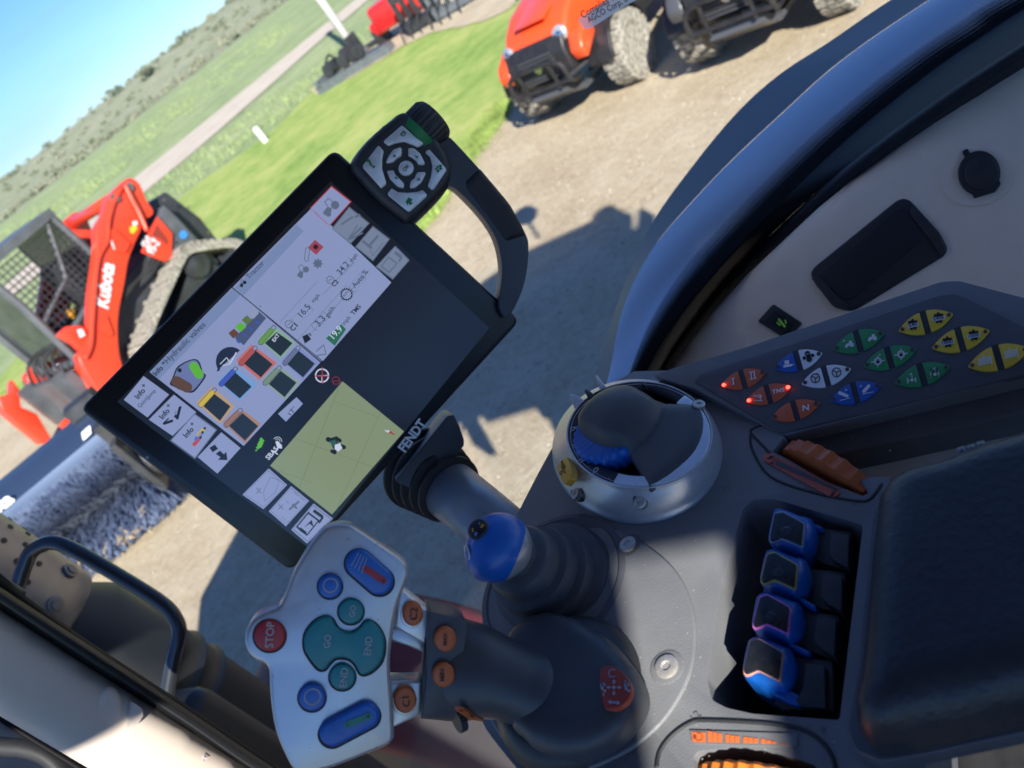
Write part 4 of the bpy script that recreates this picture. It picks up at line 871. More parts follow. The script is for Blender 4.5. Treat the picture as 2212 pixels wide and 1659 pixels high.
for q,m_ in [([(603,725),(622,743),(600,763),(582,742)],EM('k1',(.12,.05,.03))),([(628,700),(650,718),(628,738),(607,718)],grn_),([(652,674),(672,692),(652,712),(632,692)],EM('k3',(.10,.16,.05))),([(677,650),(698,665),(678,688),(658,668)],EM('k4',(.26,.3,.45)))]:
    S('colour_key',[q],m_,.0017,hyd)
S('lever_strip',[[(725,685),(698,660),(605,760),(640,788)]],EM('strip',(.06,.08,.17)),.0015,hyd)
S('lever_bar',[[(688,692),(700,703),(694,710),(682,698)],[(664,716),(676,727),(670,734),(658,723)],[(640,740),(652,751),(646,758),(634,747)],[(616,764),(628,775),(622,782),(610,771)]],EM('sb',(.04,.09,.4)),.0018,hyd)
# tractor page
S('speed_box',ringq([(820,690),(885,632),(905,655),(840,712)],2)+[line((778,700),(920,545),1.5),line((845,768),(1030,560),1.5),line((940,595),(1060,470),1.5),line((890,748),(1120,500),1.5)],grayi,.0015,tra)
S('value_box',ringq([(995,500),(1038,455),(1058,475),(1015,522)],2)+ringq([(1038,565),(1080,515),(1105,535),(1060,590)],2)+ringq([(895,712),(945,660),(965,680),(915,735)],2),grayi,.0016,tra)
S('speed_field',[[(1010,708),(1028,728),(985,790),(952,762)]],EM('sf',(.02,.13,.07)),.0016,tra)
S('lock_icon',[[(910,388),(943,415),(915,445),(883,418)]],EM('lockr',(.30,.05,.08)),.0016,tra);S('lock_body',[circ((913,415),9)],ink,.0018,tra)
S('lever_icon',[pill((882,425),(878,462),9)],grayi,.0016,tra);S('lever_icon_face',[pill((882,425),(878,462),6)],lav,.0017,tra)
def gear(c,r,n=8,k=.72): return [(c[0]+r*(1 if (q%4)<2 else k)*math.cos(2*math.pi*q/(4*n)),c[1]+r*(1 if (q%4)<2 else k)*math.sin(2*math.pi*q/(4*n))) for q in range(4*n)]
S('gear_icon',[gear((921,478),19)],grayi,.0016,tra);S('gear_icon',[gear((1030,595),25,16,.85)],ink,.0016,tra);S('gear_face',[circ((1030,595),18)],lav,.0018,tra)
for c in((811,708),(968,540)):
    S('cruise_icon',[gear(c,17,9,.8)],grayi,.0016,tra);S('cruise_face',[circ(c,12)],lav,.0017,tra);S('cruise_hand',[line((c[0]-6,c[1]+5),(c[0]+7,c[1]-6),3)],grayi,.0018,tra)
S('fuel_icon',[[(862,755),(882,745),(896,765),(872,782)],line((886,742),(896,752),4)],ink,.0016,tra)
S('pedal_icon',[line((915,812),(945,785),4),line((912,828),(952,822),4),line((945,790),(952,822),3)],grayi,.0016,tra)
# status row
S('signal_bars',[[(683,1187),(688,1182),(692,1186),(687,1191)],[(686,1176),(694,1168),(702,1176),(694,1184)],[(690,1165),(698,1156),(711,1170),(704,1178)],[(695,1156),(703,1147),(716,1160),(708,1168)],[(699,1145),(706,1137),(719,1150),(712,1157)]],grn_,.0012)
S('dish_icon',[[(760,1155),(768,1150),(785,1168),(785,1180),(768,1178)],line((770,1178),(758,1196),4),line((750,1190),(770,1202),4)],wht,.0012)
def arcq(c,r,w,a0,a1,n=8): 
    A=[(c[0]+(r+w)*math.cos(a0+(a1-a0)*k/n),c[1]+(r+w)*math.sin(a0+(a1-a0)*k/n)) for k in range(n+1)];B=[(c[0]+r*math.cos(a0+(a1-a0)*k/n),c[1]+r*math.sin(a0+(a1-a0)*k/n)) for k in range(n,-1,-1)];return A+B
S('wave_icon',[arcq((768,1152),8,2,-2.6,0.2),arcq((768,1152),15,2,-2.6,0.2)],wht,.0012)
S('wheel_ring',[arcq((937,903),22,5,0,3.14,14),arcq((937,903),22,5,3.14,6.28,14),line((915,905),(958,903),4),line((937,905),(937,925),4)],wht,.0012)
S('cancel_cross',[line((910,905),(965,905),4),line((937,870),(940,935),4)],red_,.0016)
S('small_wheel',[arcq((990,922),13,3,0,3.14,10),arcq((990,922),13,3,3.14,6.28,10),line((978,925),(1002,922),3)],EM('dimred',(.22,.015,.02)),.0012)
S('zoom_mark',[line((818,1030),(830,1043),3),line((812,1040),(832,1020),2),line((808,1046),(820,1052),3)],ink,.0016)
# tractor on the map, compass
S('map_tractor',[pill((960,1145),(975,1150),9),pill((990,1140),(1005,1150),7),pill((975,1190),(985,1195),7),pill((1008,1170),(1020,1175),8),[(965,1150),(980,1135),(1010,1170),(1000,1192),(985,1190)]],ink,.0016,mpv)
S('map_tractor_hood',[[(985,1165),(1005,1160),(1014,1178),(998,1192),(985,1182)]],wht,.0018,mpv);S('map_tractor_cab',[[(965,1152),(985,1145),(995,1160),(978,1172)]],EM('cabg',(.02,.10,.07)),.0018,mpv)
S('compass_needle',[[(1188,1120),(1172,1110),(1196,1112)]],wht,.0016,mpv);S('compass_needle',[[(1188,1120),(1196,1112),(1216,1130)]],red_,.0017,mpv)
TX=lambda s,a,b,m_=txt,par=scr,h=.0019,**k: text('screen_text',MP,s,Z(*a),Z(*b),m_,par,h=h,**k)
TX('Hydraulic valves',(352,858),(497,712),par=hyd);TX('Info',(308,905),(336,876),ink,par=hyd,bold=.02);TX('+',(337,866),(346,857),ink,par=hyd,bold=.02)
TX('Tractor',(660,538),(720,478),par=tra)
TX('Info',(240,993),(268,961),ink,bold=.02);TX('+',(262,951),(271,942),ink,bold=.02);TX('QuickJump',(246,1026),(308,962))
TX('Info',(333,1070),(361,1038),ink,bold=.02);TX('+',(356,1027),(365,1018),ink,bold=.02)
TX('Info',(424,1140),(452,1108),ink,bold=.02);TX('+',(446,1097),(455,1088),ink,bold=.02)
TX('16.5',(862,683),(895,645),par=tra);TX('mph',(906,628),(930,600),par=tra);TX('C1',(828,736),(846,715),ink,par=tra,bold=.02);TX('C2',(983,568),(1001,548),ink,par=tra,bold=.02)
TX('34.2',(1008,522),(1042,482),par=tra);TX('mph',(1050,474),(1074,447),par=tra);TX('Auto',(1062,572),(1098,530),par=tra);TX('%',(1101,525),(1113,511),par=tra)
TX('3.3',(926,718),(952,689),par=tra);TX('gal/h',(960,684),(988,648),par=tra);TX('19.9',(982,765),(1016,728),wht,par=tra);TX('mph',(1022,712),(1046,685),par=tra);TX('TMS',(1057,676),(1086,642),ink,par=tra,bold=.02)
TX('EXT',(757,776),(777,750),wht,par=hyd,bold=.02);TX('AUTO',(1020,606),(1040,584),ink,par=tra)
TX('SBAS',(735,1224),(772,1182),wht,bold=.02,h=.0012)
text('brand_lettering',MP,'FENDT',(875,978),(922,915),white,t,h=.0008,bold=.035,fy=1.15)
lathe('camera_dot',MP.at((318,988),.0005),MN,[(0,.0015),(.0002,0)],greym,t,n=12)
# keypad
K=lambda x,y:(648+.3417*x,.3417*y)
KK=lambda pts:[K(*p) for p in pts]
kp=inflate('keypad_housing',PL(MP.at((880,370)),MN),crom(KK([(655,726),(700,742),(790,820),(870,905),(930,1000),(958,1095),(935,1190),(850,1290),(730,1405),(680,1427),(630,1400),(480,1280),(335,1120),(312,1070),(335,1000),(430,885),(560,772),(615,732)]),3),-.006,.018,.006,blackp,t,skirt=.03,step=.004,power=2.2)
OFF[kp.name]=OFF[t.name]
KT=PL(MP.at((880,370)),MN);kh=.0125
btn=M('key_silver',(.66,.68,.70),.35,.3,bump=.03,bs=700,var=.1,vs=120)
grni=M('key_green',(.01,.16,.06),.5)
keys=[[(650,795),(780,905),(775,915),(745,930),(715,915),(660,895),(600,905),(560,922),(530,895),(535,885),(640,795)],
[(500,920),(530,955),(520,1010),(520,1070),(545,1150),(545,1165),(515,1190),(400,1060),(398,1045),(490,925)],
[(820,945),(925,1065),(925,1080),(850,1195),(835,1200),(808,1175),(830,1110),(838,1050),(825,990),(795,965),(800,950)],
[(580,1190),(620,1215),(680,1218),(740,1212),(775,1200),(800,1225),(805,1240),(700,1335),(685,1338),(560,1235),(555,1220)],
[(545,1020),(560,985),(590,945),(635,928),(645,940),(642,985),(615,1000),(590,1025),(550,1032)],[(685,935),(720,935),(760,970),(790,1030),(785,1042),(750,1040),(735,1015),(700,990),(685,985)],
[(550,1080),(590,1075),(605,1105),(655,1155),(660,1170),(655,1190),(620,1180),(570,1130)],[(745,1088),(790,1085),(795,1100),(770,1150),(730,1185),(700,1190),(695,1180),(700,1145),(725,1125),(735,1100)]]
kb=[]
for q in keys: kb.append(prism('key',KT,KK(q),kh-.006,kh+.0025,btn,kp,bv=.0008,seg=2))
kc=prism('key',KT,[K(*p) for p in circ((672,1062),48,30)],kh-.006,kh+.003,btn,kp,bv=.001)
mk_=lambda q,par:sheet('symbol',KT,[KK(p) for p in q],kh+.0032,grni,par)
mk_([[(632,848),(655,824),(660,832),(645,848),(652,862),(640,858)],[(650,826),(672,836),(668,842),(650,834)],[(664,838),(672,838),(660,862),(652,862)]],kb[0])
text('symbol',KT,'?',K(462,1066),K(480,1046),grni,kb[1],h=kh+.0032,bold=.03)
mk_([[(852,1068),(872,1045),(880,1054),(860,1077)],[(876,1042),(893,1040),(900,1050),(884,1062)],[(862,1080),(874,1068),(884,1080),(872,1095)],[(878,1064),(890,1054),(902,1066),(888,1078)]],kb[2])
mk_([[(668,1275),(686,1248),(715,1262),(700,1272),(712,1285),(694,1300),(688,1282),(680,1298)]],kb[3])
mk_([[(585,995),(608,990),(598,972)]],kb[4]);mk_([[(722,980),(748,990),(742,1002)]],kb[5]);mk_([[(598,1130),(622,1132),(605,1112)]],kb[6]);mk_([[(735,1140),(760,1120),(758,1142)]],kb[7])
text('symbol',KT,'OK',K(664,1086),K(696,1050),M('ok_grey',(.08,.1,.11),.5),kc,h=kh+.0035,bold=.02)
# rotary knob on its far side
ud=(MP.at((722,320))-MP.at((170,885))).normalized();vd=MN.cross(ud)
kc0=MP.at(K(770,830),-.004)
lathe('rotary_knob',kc0+ud*.0,ud,[(-.004,.0195),(.0,.021),(.014,.021),(.018,.019),(.019,0)],blackp,t,n=120,wave=lambda a,i:.03*(1 if math.sin(a*26)>0 else -1) if i in(1,2) else 0)
lathe('knob_collar',kc0-ud*.008,ud,[(-.004,.020),(.0045,.022)],greenp,t,n=48)
# handle
ho=[(966,300),(978,302),(1035,364),(1070,405),(1102,443),(1136,506),(1142,535),(1139,580),(1128,628),(1104,678),(1090,683),(1078,655),(1084,600),(1083,560),(1072,516),(1050,478),(1020,442),(985,408),(968,398),(945,378),(930,345),(935,322)]
hh=prism('handle',MP,[tuple(p) for p in crom(ho,3)],-.012,.008,M('handle_grey',(.055,.06,.068),.42,bump=.2,bs=1200,dist=.0004),t,bv=.006,seg=4)
hg=[(1036,364),(1070,404),(1102,443),(1134,503),(1136,508),(1096,521),(1090,518),(1062,478),(1012,412),(1006,400),(1006,390)]
inflate('handle_grip',PL(MP.at((1070,440),0),MN),rc(hg,5),.0078,.003,.005,rubber,t,skirt=.006,step=.004)
# mount: adapter, bellows, tube
Y_=lambda x,y:(810+.2604*x,810+.2604*y)
ma=dep(Y_(430,640),.735);mb=dep((1125,1190),.66);md=(mb-ma).normalized()
ad=prism('mount_adapter',PL(MP.at(Y_(430,640),-.02),MN),[Y_(*p) for p in [(600,340),(655,330),(700,420),(740,540),(740,585),(590,790),(430,975),(400,985),(180,890),(170,870)]],-.05,0,M('adapter_grey',(.05,.053,.06),.45,bump=.2,bs=900,dist=.0004),t,bv=.006)
c0_=dep((915,1014),.80);c1_=dep((987,1070),.755)
bd_=(c1_-c0_).normalized();Lb=(c1_-c0_).length
pf=[]
for k in range(5):
    z0=Lb*(k/5-.15);rr=.044-.0025*k;pf+=[(z0,rr*.86),(z0+Lb*.04,rr*.86),(z0+Lb*.1,rr*1.04),(z0+Lb*.15,rr*1.04),(z0+Lb*.19,rr*.88)]
lathe('bellows',c0_,bd_,pf,rubber,t,n=56)
tb=dep((1150,1205),.69);tb2=c1_+(tb-c1_)*1.1
tube('support_tube',[c1_-bd_*.012,c1_+(tb-c1_)*.4,tb2],[.0295,.0285,.026],M('tube_silver',(.27,.29,.32),.42,.4),t,n=48)
box('tube_bracket',c1_+(tb-c1_)*.5-UP*.03,(.03,.05,.03),blackp,t,bv=.004)
# ================================================================ ARMREST CONSOLE
ZC=2.23;DP=PL((0,0,ZC),UP)
ct=onz((1500,1200),ZC)
con=E_('armrest_console',(ct.x,ct.y,ZC-.1),'dark grey control console with round dial and lever pocket','console')
do=crom([(1030,1500),(1036,1400),(1050,1290),(1078,1190),(1120,1105),(1180,990),(1235,900),(1300,838)],3,False)+[Vector(p) for p in [(1370,802),(1440,800),(1498,838),(1692,942),(1735,985),(1800,1010),(1860,1035),(1900,1028),(1912,1030),(1950,1046),(2000,1100),(2000,1760),(1200,1760)]]+crom([(1150,1700),(1100,1640),(1050,1575),(1032,1530)],3,False)
ZQ=lambda x,y:(1458+.3814*x,1026+.3814*y)
dk_=prism('deck',DP,do,-.05,0,deck,con)
cav=[ZQ(*p) for p in [(385,190),(450,140),(560,135),(1065,283),(932,1388),(440,1352),(290,1318),(210,1275),(182,1160),(195,1050),(262,620)]]
c1=prism('cut',DP,rc(cav,9,5),-.3,.1,None,ref=0)
# thumb wheel slots
ZB=lambda x,y:(1431+.353*x,594+.353*y)
sl1=prism('cut',DP,[ZB(*p) for p in [(672,1082),(735,1000),(800,1010),(1020,1110),(1200,1240),(1262,1335),(1225,1352),(1000,1262),(738,1112)]],-.3,.1,None,ref=0)
sl2=prism('cut',DP,rc([ZQ(*p) for p in [(105,1600),(130,1565),(340,1540),(560,1565),(790,1640),(830,1720),(100,1720)]],6),-.3,.1,None,ref=0)
for c in(c1,sl1,sl2): OFF[c.name]=Vector((0,0,0))
cut(dk_,[c1,sl1,sl2]);dk_.data.materials.clear();dk_.data.materials.append(deck)
bevel(dk_,.0035,3,50)
body=prism('console_body',PL((0,0,ZC-.05),UP),[tuple(p) for p in shrink([tuple(p) for p in do],26)],-.10,-.002,deckd,con)
c1=prism('cut',DP,rc(cav,9,5),-.13,.1,None,ref=0);OFF[c1.name]=Vector((0,0,0))
c2=prism('cut',DP,[ZB(*p) for p in [(672,1082),(735,1000),(800,1010),(1020,1110),(1200,1240),(1262,1335),(1225,1352),(1000,1262),(738,1112)]],-.11,.1,None,ref=0);c3=prism('cut',DP,rc([ZQ(*p) for p in [(105,1600),(130,1565),(340,1540),(560,1565),(790,1640),(830,1720),(100,1720)]],6),-.11,.1,None,ref=0)
cut(body,[c1,c2,c3]);body.data.materials.clear();body.data.materials.append(deckd)
# pocket liner, walls in the dark pod plastic
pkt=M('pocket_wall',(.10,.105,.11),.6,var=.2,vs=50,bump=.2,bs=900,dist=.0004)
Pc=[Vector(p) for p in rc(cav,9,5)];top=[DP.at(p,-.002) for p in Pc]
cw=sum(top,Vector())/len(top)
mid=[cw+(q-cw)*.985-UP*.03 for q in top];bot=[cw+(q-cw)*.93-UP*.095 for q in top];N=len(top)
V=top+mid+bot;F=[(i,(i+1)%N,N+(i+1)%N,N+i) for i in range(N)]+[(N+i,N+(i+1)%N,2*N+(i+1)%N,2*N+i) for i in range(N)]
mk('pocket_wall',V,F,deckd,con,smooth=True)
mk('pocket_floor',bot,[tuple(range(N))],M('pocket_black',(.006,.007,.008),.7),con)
# joystick plate (raised round moulding) and rear lip of the pocket
plate=prism('joystick_plate',DP,[tuple(p) for p in crom([(1075,1230),(1130,1178),(1212,1146),(1327,1142),(1415,1189),(1467,1242),(1496,1310),(1502,1380),(1492,1450),(1462,1515),(1415,1575),(1340,1630),(1240,1665),(1130,1640),(1066,1570),(1040,1490),(1042,1380),(1050,1300)],4)],0,.003,deck,con,bv=.0015)
# screws
def screw(pl,p,r,h,par,nrm=None,label=None):
    c=pl.at(p,h);n_=nrm or pl.n
    s=lathe('screw',c,n_,[(0,r),(.0014,r),(.0019,r*.86),(.0019,r*.42),(.0010,r*.36),(.0010,0)],M('screw_zinc',(.55,.53,.49),.42,.6,var=.15,vs=600),par,n=24);return s
for p,r in(((1357,1177),.0058),((1441,1441),.0068)):
    lathe('screw_well',DP.at(p,.0032),UP,[(0,r*1.5),(.0004,r*1.35),(.0004,r*1.05),(.0001,0)],deckd if p[0]<1400 else deck,con,n=30);screw(DP,p,r,.0034,con)
# raised plus marks / numbers moulded in the deck
for s,a,b in(('+',(1840,1095),(1852,1094)),('21',(1562,1062),(1575,1056)),('12',(1502,1560),(1516,1545)),('+',(1772,1588),(1788,1586))):
    text('moulded_mark',DP,s,a,b,deckd if False else M('moulded',(.10,.106,.115),.6),con,h=.0004,bold=.0)
# dial assembly
DC=onz((1376,983),ZC)
YB=lambda x,y:(1134+.2604*x,783+.2604*y)
def ell(t_,n=96,k=1.0):
    # outer foot of the ring (t=0) to the inner lip (t=1), measured on the photo
    cx0,cy0,a0,b0=932,738,704,598;cx1,cy1,a1,b1=950,596,603,440
    return [YB(cx0+(cx1-cx0)*t_+k*(a0+(a1-a0)*t_)*math.cos(q),cy0+(cy1-cy0)*t_+k*(b0+(b1-b0)*t_)*math.sin(q)) for q in [2*math.pi*i/n for i in range(n)]]
def zed(t_): return ZC+.026*(t_**.8)
def loft(name,rows,mat,par):
    n=len(rows[0]);V=[q for r in rows for q in r];F=[(i*n+j,i*n+(j+1)%n,(i+1)*n+(j+1)%n,(i+1)*n+j) for i in range(len(rows)-1) for j in range(n)]
    return mk(name,V,F,mat,par,smooth=True)
dr=loft('dial_ring',[[onz(p,ZC) for p in ell(0,k=1.005)],[onz(p,ZC+.003) for p in ell(.02)]]+[[onz(p,zed(t_)) for p in ell(t_)] for t_ in(.1,.25,.4,.55,.7,.85,.95)]+[[onz(p,zed(1)+.0006) for p in ell(.98)],[onz(p,zed(1)) for p in ell(1.0,k=.985)]],satin,con)
sr=loft('scale_ring',[[onz(p,zed(1)-.0004) for p in ell(1,k=k_)] for k_ in(.985,.80)]+[[onz(p,zed(1)-.012) for p in ell(1,k=.74)],[onz(p,zed(1)-.012) for p in ell(1,k=.1)]],M('scale_black',(.02,.023,.03),.4),con)
loft('scale_edge',[[onz(p,zed(1)+.0003) for p in ell(1,k=k_)] for k_ in(.955,.945)],greyprint,sr)
HP=PL((0,0,zed(1)-.0002),UP)
HC=onz(YB(950,596),zed(1))
c2d=Vector(YB(900,620))
for s,p in(('6',(412,558)),('7',(428,692)),('8',(478,815)),('9',(580,908))):
    q=Vector(YB(*p));w=HP.at(q);rad=(HC-w);rad.z=0;rad.normalize();tg=rad.cross(UP)
    # digit stands on the outer rim, its top towards the hub
    cu=bpy.data.curves.new('digit','FONT');cu.body=s;tt_=bpy.data.objects.new('digit',cu);link(tt_);bpy.context.view_layer.update()
    me=bpy.data.meshes.new_from_object(tt_.evaluated_get(bpy.context.evaluated_depsgraph_get()));bpy.data.objects.remove(tt_)
    k=.0105;rt=Vector((tg.x,tg.y,0))
    vs=[w+UP*.0006+rt*((v.co.x-.28)*k)+rad*((v.co.y-.35)*k) for v in me.vertices]
    mk('digit',vs,[tuple(p_.vertices) for p_ in me.polygons],greyprint,sr)
tk=[]
for k in range(13):
    q=R_(95+k*11);p0_=[YB(950+603*kk*math.cos(q),596+440*kk*math.sin(q)) for kk in(.955,.915)]
    tk.append(([HP.at(Vector(p0_[0])+Vector((.5,0)),.0006),HP.at(Vector(p0_[0])-Vector((.5,0)),.0006),HP.at(Vector(p0_[1])-Vector((.5,0)),.0006),HP.at(Vector(p0_[1])+Vector((.5,0)),.0006)],[(0,1,2,3)]))
mk('scale_tick',*merge(tk),greyprint,sr)
# silver segment to the right, dome cap, knurled blue ring, stops
seg=prism('dial_segment',PL(DC+UP*.0,UP),[tuple(p) for p in crom([YB(*p) for p in [(735,925),(740,990),(720,1015),(870,1025),(985,1010),(1030,1090),(1080,1245),(1300,1150),(1490,990),(1610,770),(1630,600),(1580,430),(1495,380),(1520,560),(1440,790),(1290,930),(1040,1070),(960,930)]],1)],.0,.0245,silverp,con) if False else None
def earc(k_,a0,a1,n=40): return [YB(950+603*k_*math.cos(R_(a0+(a1-a0)*i/n)),596+440*k_*math.sin(R_(a0+(a1-a0)*i/n))) for i in range(n+1)]
A0_,A1_=112,-50
prism('dial_segment',PL((0,0,zed(1)),UP),earc(.97,A0_,A1_)+earc(.78,A1_,A0_),-.006,.0012,satin,con,bv=.0006)
bc=onz(YB(795,612),ZC+.017)
lathe('knurled_ring',bc,UP,[(0,.0325),(.002,.0335),(.012,.032),(.014,.030),(.014,.0)],bluep,con,n=160,wave=lambda a,i:.028*math.sin(a*30) if i<3 else 0)
CP=PL(DC+UP*.030,UP)
capo=crom([YB(*p) for p in [(447,540),(455,430),(520,310),(640,215),(800,170),(930,180),(1030,222),(1105,290),(1200,320),(1350,335),(1465,365),(1510,450),(1520,560),(1490,680),(1420,800),(1280,930),(1150,1020),(1045,1068),(1012,1045),(962,950),(905,840),(850,772),(750,778),(630,745),(530,690),(470,615)]],3)
cdome=onz(YB(760,480),ZC+.03)
capm=M('cap_plastic',(.07,.074,.082),.5,bump=.15,bs=1300,dist=.0003)
e1=UP.orthogonal().normalized()
CP=PL((0,0,ZC+.026),UP);cbw=CP.at(YB(775,520));_e1=CP.n.orthogonal().normalized();_e2=CP.n.cross(_e1)
capo=crom([YB(*p) for p in [(447,560),(458,460),(520,360),(640,275),(800,235),(930,240),(1030,275),(1105,330),(1200,350),(1350,352),(1465,375),(1512,455),(1520,560),(1490,680),(1420,800),(1280,930),(1150,1020),(1048,1066),(1018,1045),(965,950),(905,845),(850,778),(750,782),(630,748),(530,692),(470,630)]],3)
_o=CP.at(capo[0],-.002)
def bulb(v,d):
    w=_o+_e1*v.x+_e2*v.y;r=Vector((w.x-cbw.x,w.y-cbw.y)).length/.036
    return .0185*max(0,1-r*r)**.75*min(1,d/.006)
inflate('dial_cap',CP,[tuple(p) for p in capo],-.002,.006,.013,capm,con,skirt=.012,step=.0022,fn=bulb)
# blue and silver stop tabs, cable stub
for a_,q in enumerate([[(365,268),(378,258),(450,282),(492,312),(480,345),(412,390)],[(583,108),(598,103),(640,160),(672,200),(640,215),(612,210)]]):
    prism('stop_tab',PL(DC+UP*.024,UP),[YB(*p) for p in q],-.002,.0,silverp,con,bv=.0006)
prism('cable_stub',PL(DC+UP*.03,UP),[YB(*p) for p in [(487,232),(510,212),(560,250),(560,275),(515,285)]],-.006,.002,blackp,con,bv=.001)
prism('cable_stub',PL(DC+UP*.03,UP),[YB(*p) for p in [(965,158),(980,150),(995,190),(960,185)]],-.006,.002,blackp,con,bv=.001)
lathe('blue_collar',DC,UP,[(.010,.0690),(.016,.0665)],bluep,con,n=40,a0=0,a1=.7) if False else None
# yellow switch, ring screws
coneN=lambda p:(lambda w:((w-DC).normalized()*.88+UP*.48).normalized())(onz(p,ZC+.012))
def surf(p):
    best=(9,0)
    for i in range(101):
        t_=i/100;cx0,cy0=932+18*t_,738-142*t_;a_,b_=704-101*t_,598-158*t_
        x=(p[0]-1134)/.2604;y=(p[1]-783)/.2604;e=abs(math.hypot((x-cx0)/a_,(y-cy0)/b_)-1)
        if e<best[0]:best=(e,t_)
    return onz(p,zed(best[1])+.0003)
py=YB(322,890);wq=surf(py);ny_=((wq-HC)*1);ny_.z=0;ny_=(ny_.normalized()*.62+UP*.78).normalized();YP=PL(wq+ny_*.0015,ny_)
ys=prism('yellow_switch',YP,rc([YB(*p) for p in [(262,868),(318,768),(352,790),(388,895),(375,960),(328,1015),(302,985)]],4),-.004,.0010,yellowp,con,bv=.0008)
sheet('symbol',YP,[[YB(*p) for p in [(298,815),(310,812),(312,850),(300,850)]],[YB(*p) for p in circ((313,862),16,14,26)],[YB(*p) for p in [(292,905),(300,890),(340,910),(336,920)]],[YB(*p) for p in circ((292,922),10,10)]],.0016,M('switch_ink',(.05,.03,.01),.6),ys)
for p,rr in((YB(425,1068),(12,22)),(YB(955,1143),(16,20)),(YB(1440,345),(14,11))):
    w=surf(p);nn=(w-HC);nn.z=0;nn=(nn.normalized()*.62+UP*.78).normalized();Q=PL(w,nn)
    prism('screw_recess',Q,circ(p,rr[0],28,rr[1]),-.004,.0003,M('recess_metal',(.10,.10,.11),.4,.6),con,bv=.0004)
    screw(Q,(p[0]+1,p[1]+rr[1]*.28),.0042,.0003,con,nrm=(UP+nn).normalized())
tube('bulkhead_line',[onz(YB(985,1010),ZC+.0235),onz(YB(1040,1110),ZC+.019),onz(YB(1100,1258),ZC+.004)],.0012,M('seam_dark',(.08,.085,.09),.5),con,n=8)
# ---- thumb wheels
w1=[onz(ZB(700,1060),ZC),onz(ZB(1225,1345),ZC)];wd=(w1[1]-w1[0]);wl=wd.length;wd.normalize();wa=UP.cross(wd)
cw1=(w1[0]+w1[1])/2+wa*.0035;Rw=.046;cw1+=wa*.002;cw1-=UP*(Rw-.009)
lathe('throttle_wheel',cw1-wa*.004,wa,[(0,0),(0,Rw*.96),(.001,Rw),(.0095,Rw),(.0105,Rw*.96),(.0105,0)],orangep,con,n=150,wave=lambda a,i:.022*math.cos(a*30) if i in(1,2,3,4) else 0)
lb=prism('scale_label',DP,rc([ZB(*p) for p in [(612,1118),(628,1090),(668,1092),(1080,1308),(1086,1335),(1045,1362),(1018,1352),(625,1140)]],4),0,.001,M('label_red',(.48,.10,.065),.5),con)
sheet('wedge',DP,[[ZB(*p) for p in [(700,1130),(1080,1310),(1060,1315),(690,1160)]]],.0014,M('label_dark',(.05,.06,.075),.5),lb)
text('label_text',DP,'MAX',ZB(672,1160),ZB(702,1122),blackprint,lb,h=.0014);text('label_text',DP,'MIN',ZB(1040,1358),ZB(1066,1318),blackprint,lb,h=.0014)
sheet('lever_mark',DP,[[ZB(*p) for p in [(640,1120),(680,1105),(678,1112),(642,1126)]],[ZB(*p) for p in circ((663,1115),8)],[ZB(*p) for p in [(655,1145),(678,1150),(676,1155),(655,1150)]]],.0014,blackprint,lb)
w2=[onz((1500,1650),ZC),onz((1760,1690),ZC)];wd=(w2[1]-w2[0]);wl2=wd.length;wd.normalize();wa=UP.cross(wd)
cw2=onz((1624,1722),ZC+.006)-UP*.049
lathe('hand_wheel',cw2-wa*.018,wa,[(0,0),(0,.048),(.002,.050),(.032,.050),(.034,.048),(.034,0)],orangeb,con,n=200,wave=lambda a,i:.016*math.cos(a*40) if i in(1,2,3,4) else 0)
fr_=[ZQ(*p) for p in [(82,1445),(690,1465),(695,1530),(630,1538),(100,1518)]]
lb=prism('wheel_label',DP,rc(fr_,3),0,.0009,M('label_grey',(.17,.18,.19),.5),con)
og=M('label_orange',(.75,.17,.04),.5);q=[[ZQ(*p) for p in [(95,1455),(172,1458),(174,1515),(97,1510)]]]
for g,(x0,x1,hh0,hh1) in enumerate([(186,270,62,46),(286,368,46,36),(386,474,36,28),(488,578,28,10)]):
    for k in range(3):
        a_=x0+(x1-x0)*k/3;b_=x0+(x1-x0)*(k+.88)/3;h_=hh0+(hh1-hh0)*(k/3);yb=1512+(a_-186)*.032
        q.append([ZQ(a_,yb-h_),ZQ(b_,yb-h_+3),ZQ(b_,yb+1),ZQ(a_,yb)])
q.append([ZQ(598,1521),ZQ(660,1526),ZQ(598,1527)])
sheet('scale_blocks',DP,q,.0013,og,lb);sheet('symbol',DP,[[ZQ(*p) for p in arcq((135,1484),20,3,-2,2.4)],[ZQ(*p) for p in [(104,1472),(122,1474),(122,1496),(104,1494)]]],.0016,M('label_ink',(.25,.06,.03),.5),lb)
# front groove around wheel label
tube('panel_groove',[DP.at(p,.0) for p in crom([(1418,1659),(1425,1625),(1450,1590),(1490,1562),(1530,1556),(1690,1566),(1760,1590),(1800,1640),(1806,1700)],5,False)],.0011,M('groove',(.02,.022,.025),.6),con,n=8)
tube('panel_groove',[DP.at(p,.0) for p in crom([(1700,1020),(1650,965),(1622,935),(1630,925),(1650,918)],5,False)]+[DP.at((1660,920),0)],.0009,MC['groove'],con,n=8)
tube('panel_groove',[DP.at(p,.0) for p in crom([(1622,935),(1625,970),(1665,1030),(1760,1065),(1850,1082),(1880,1078),(1905,1045)],5,False)],.0009,MC['groove'],con,n=8)
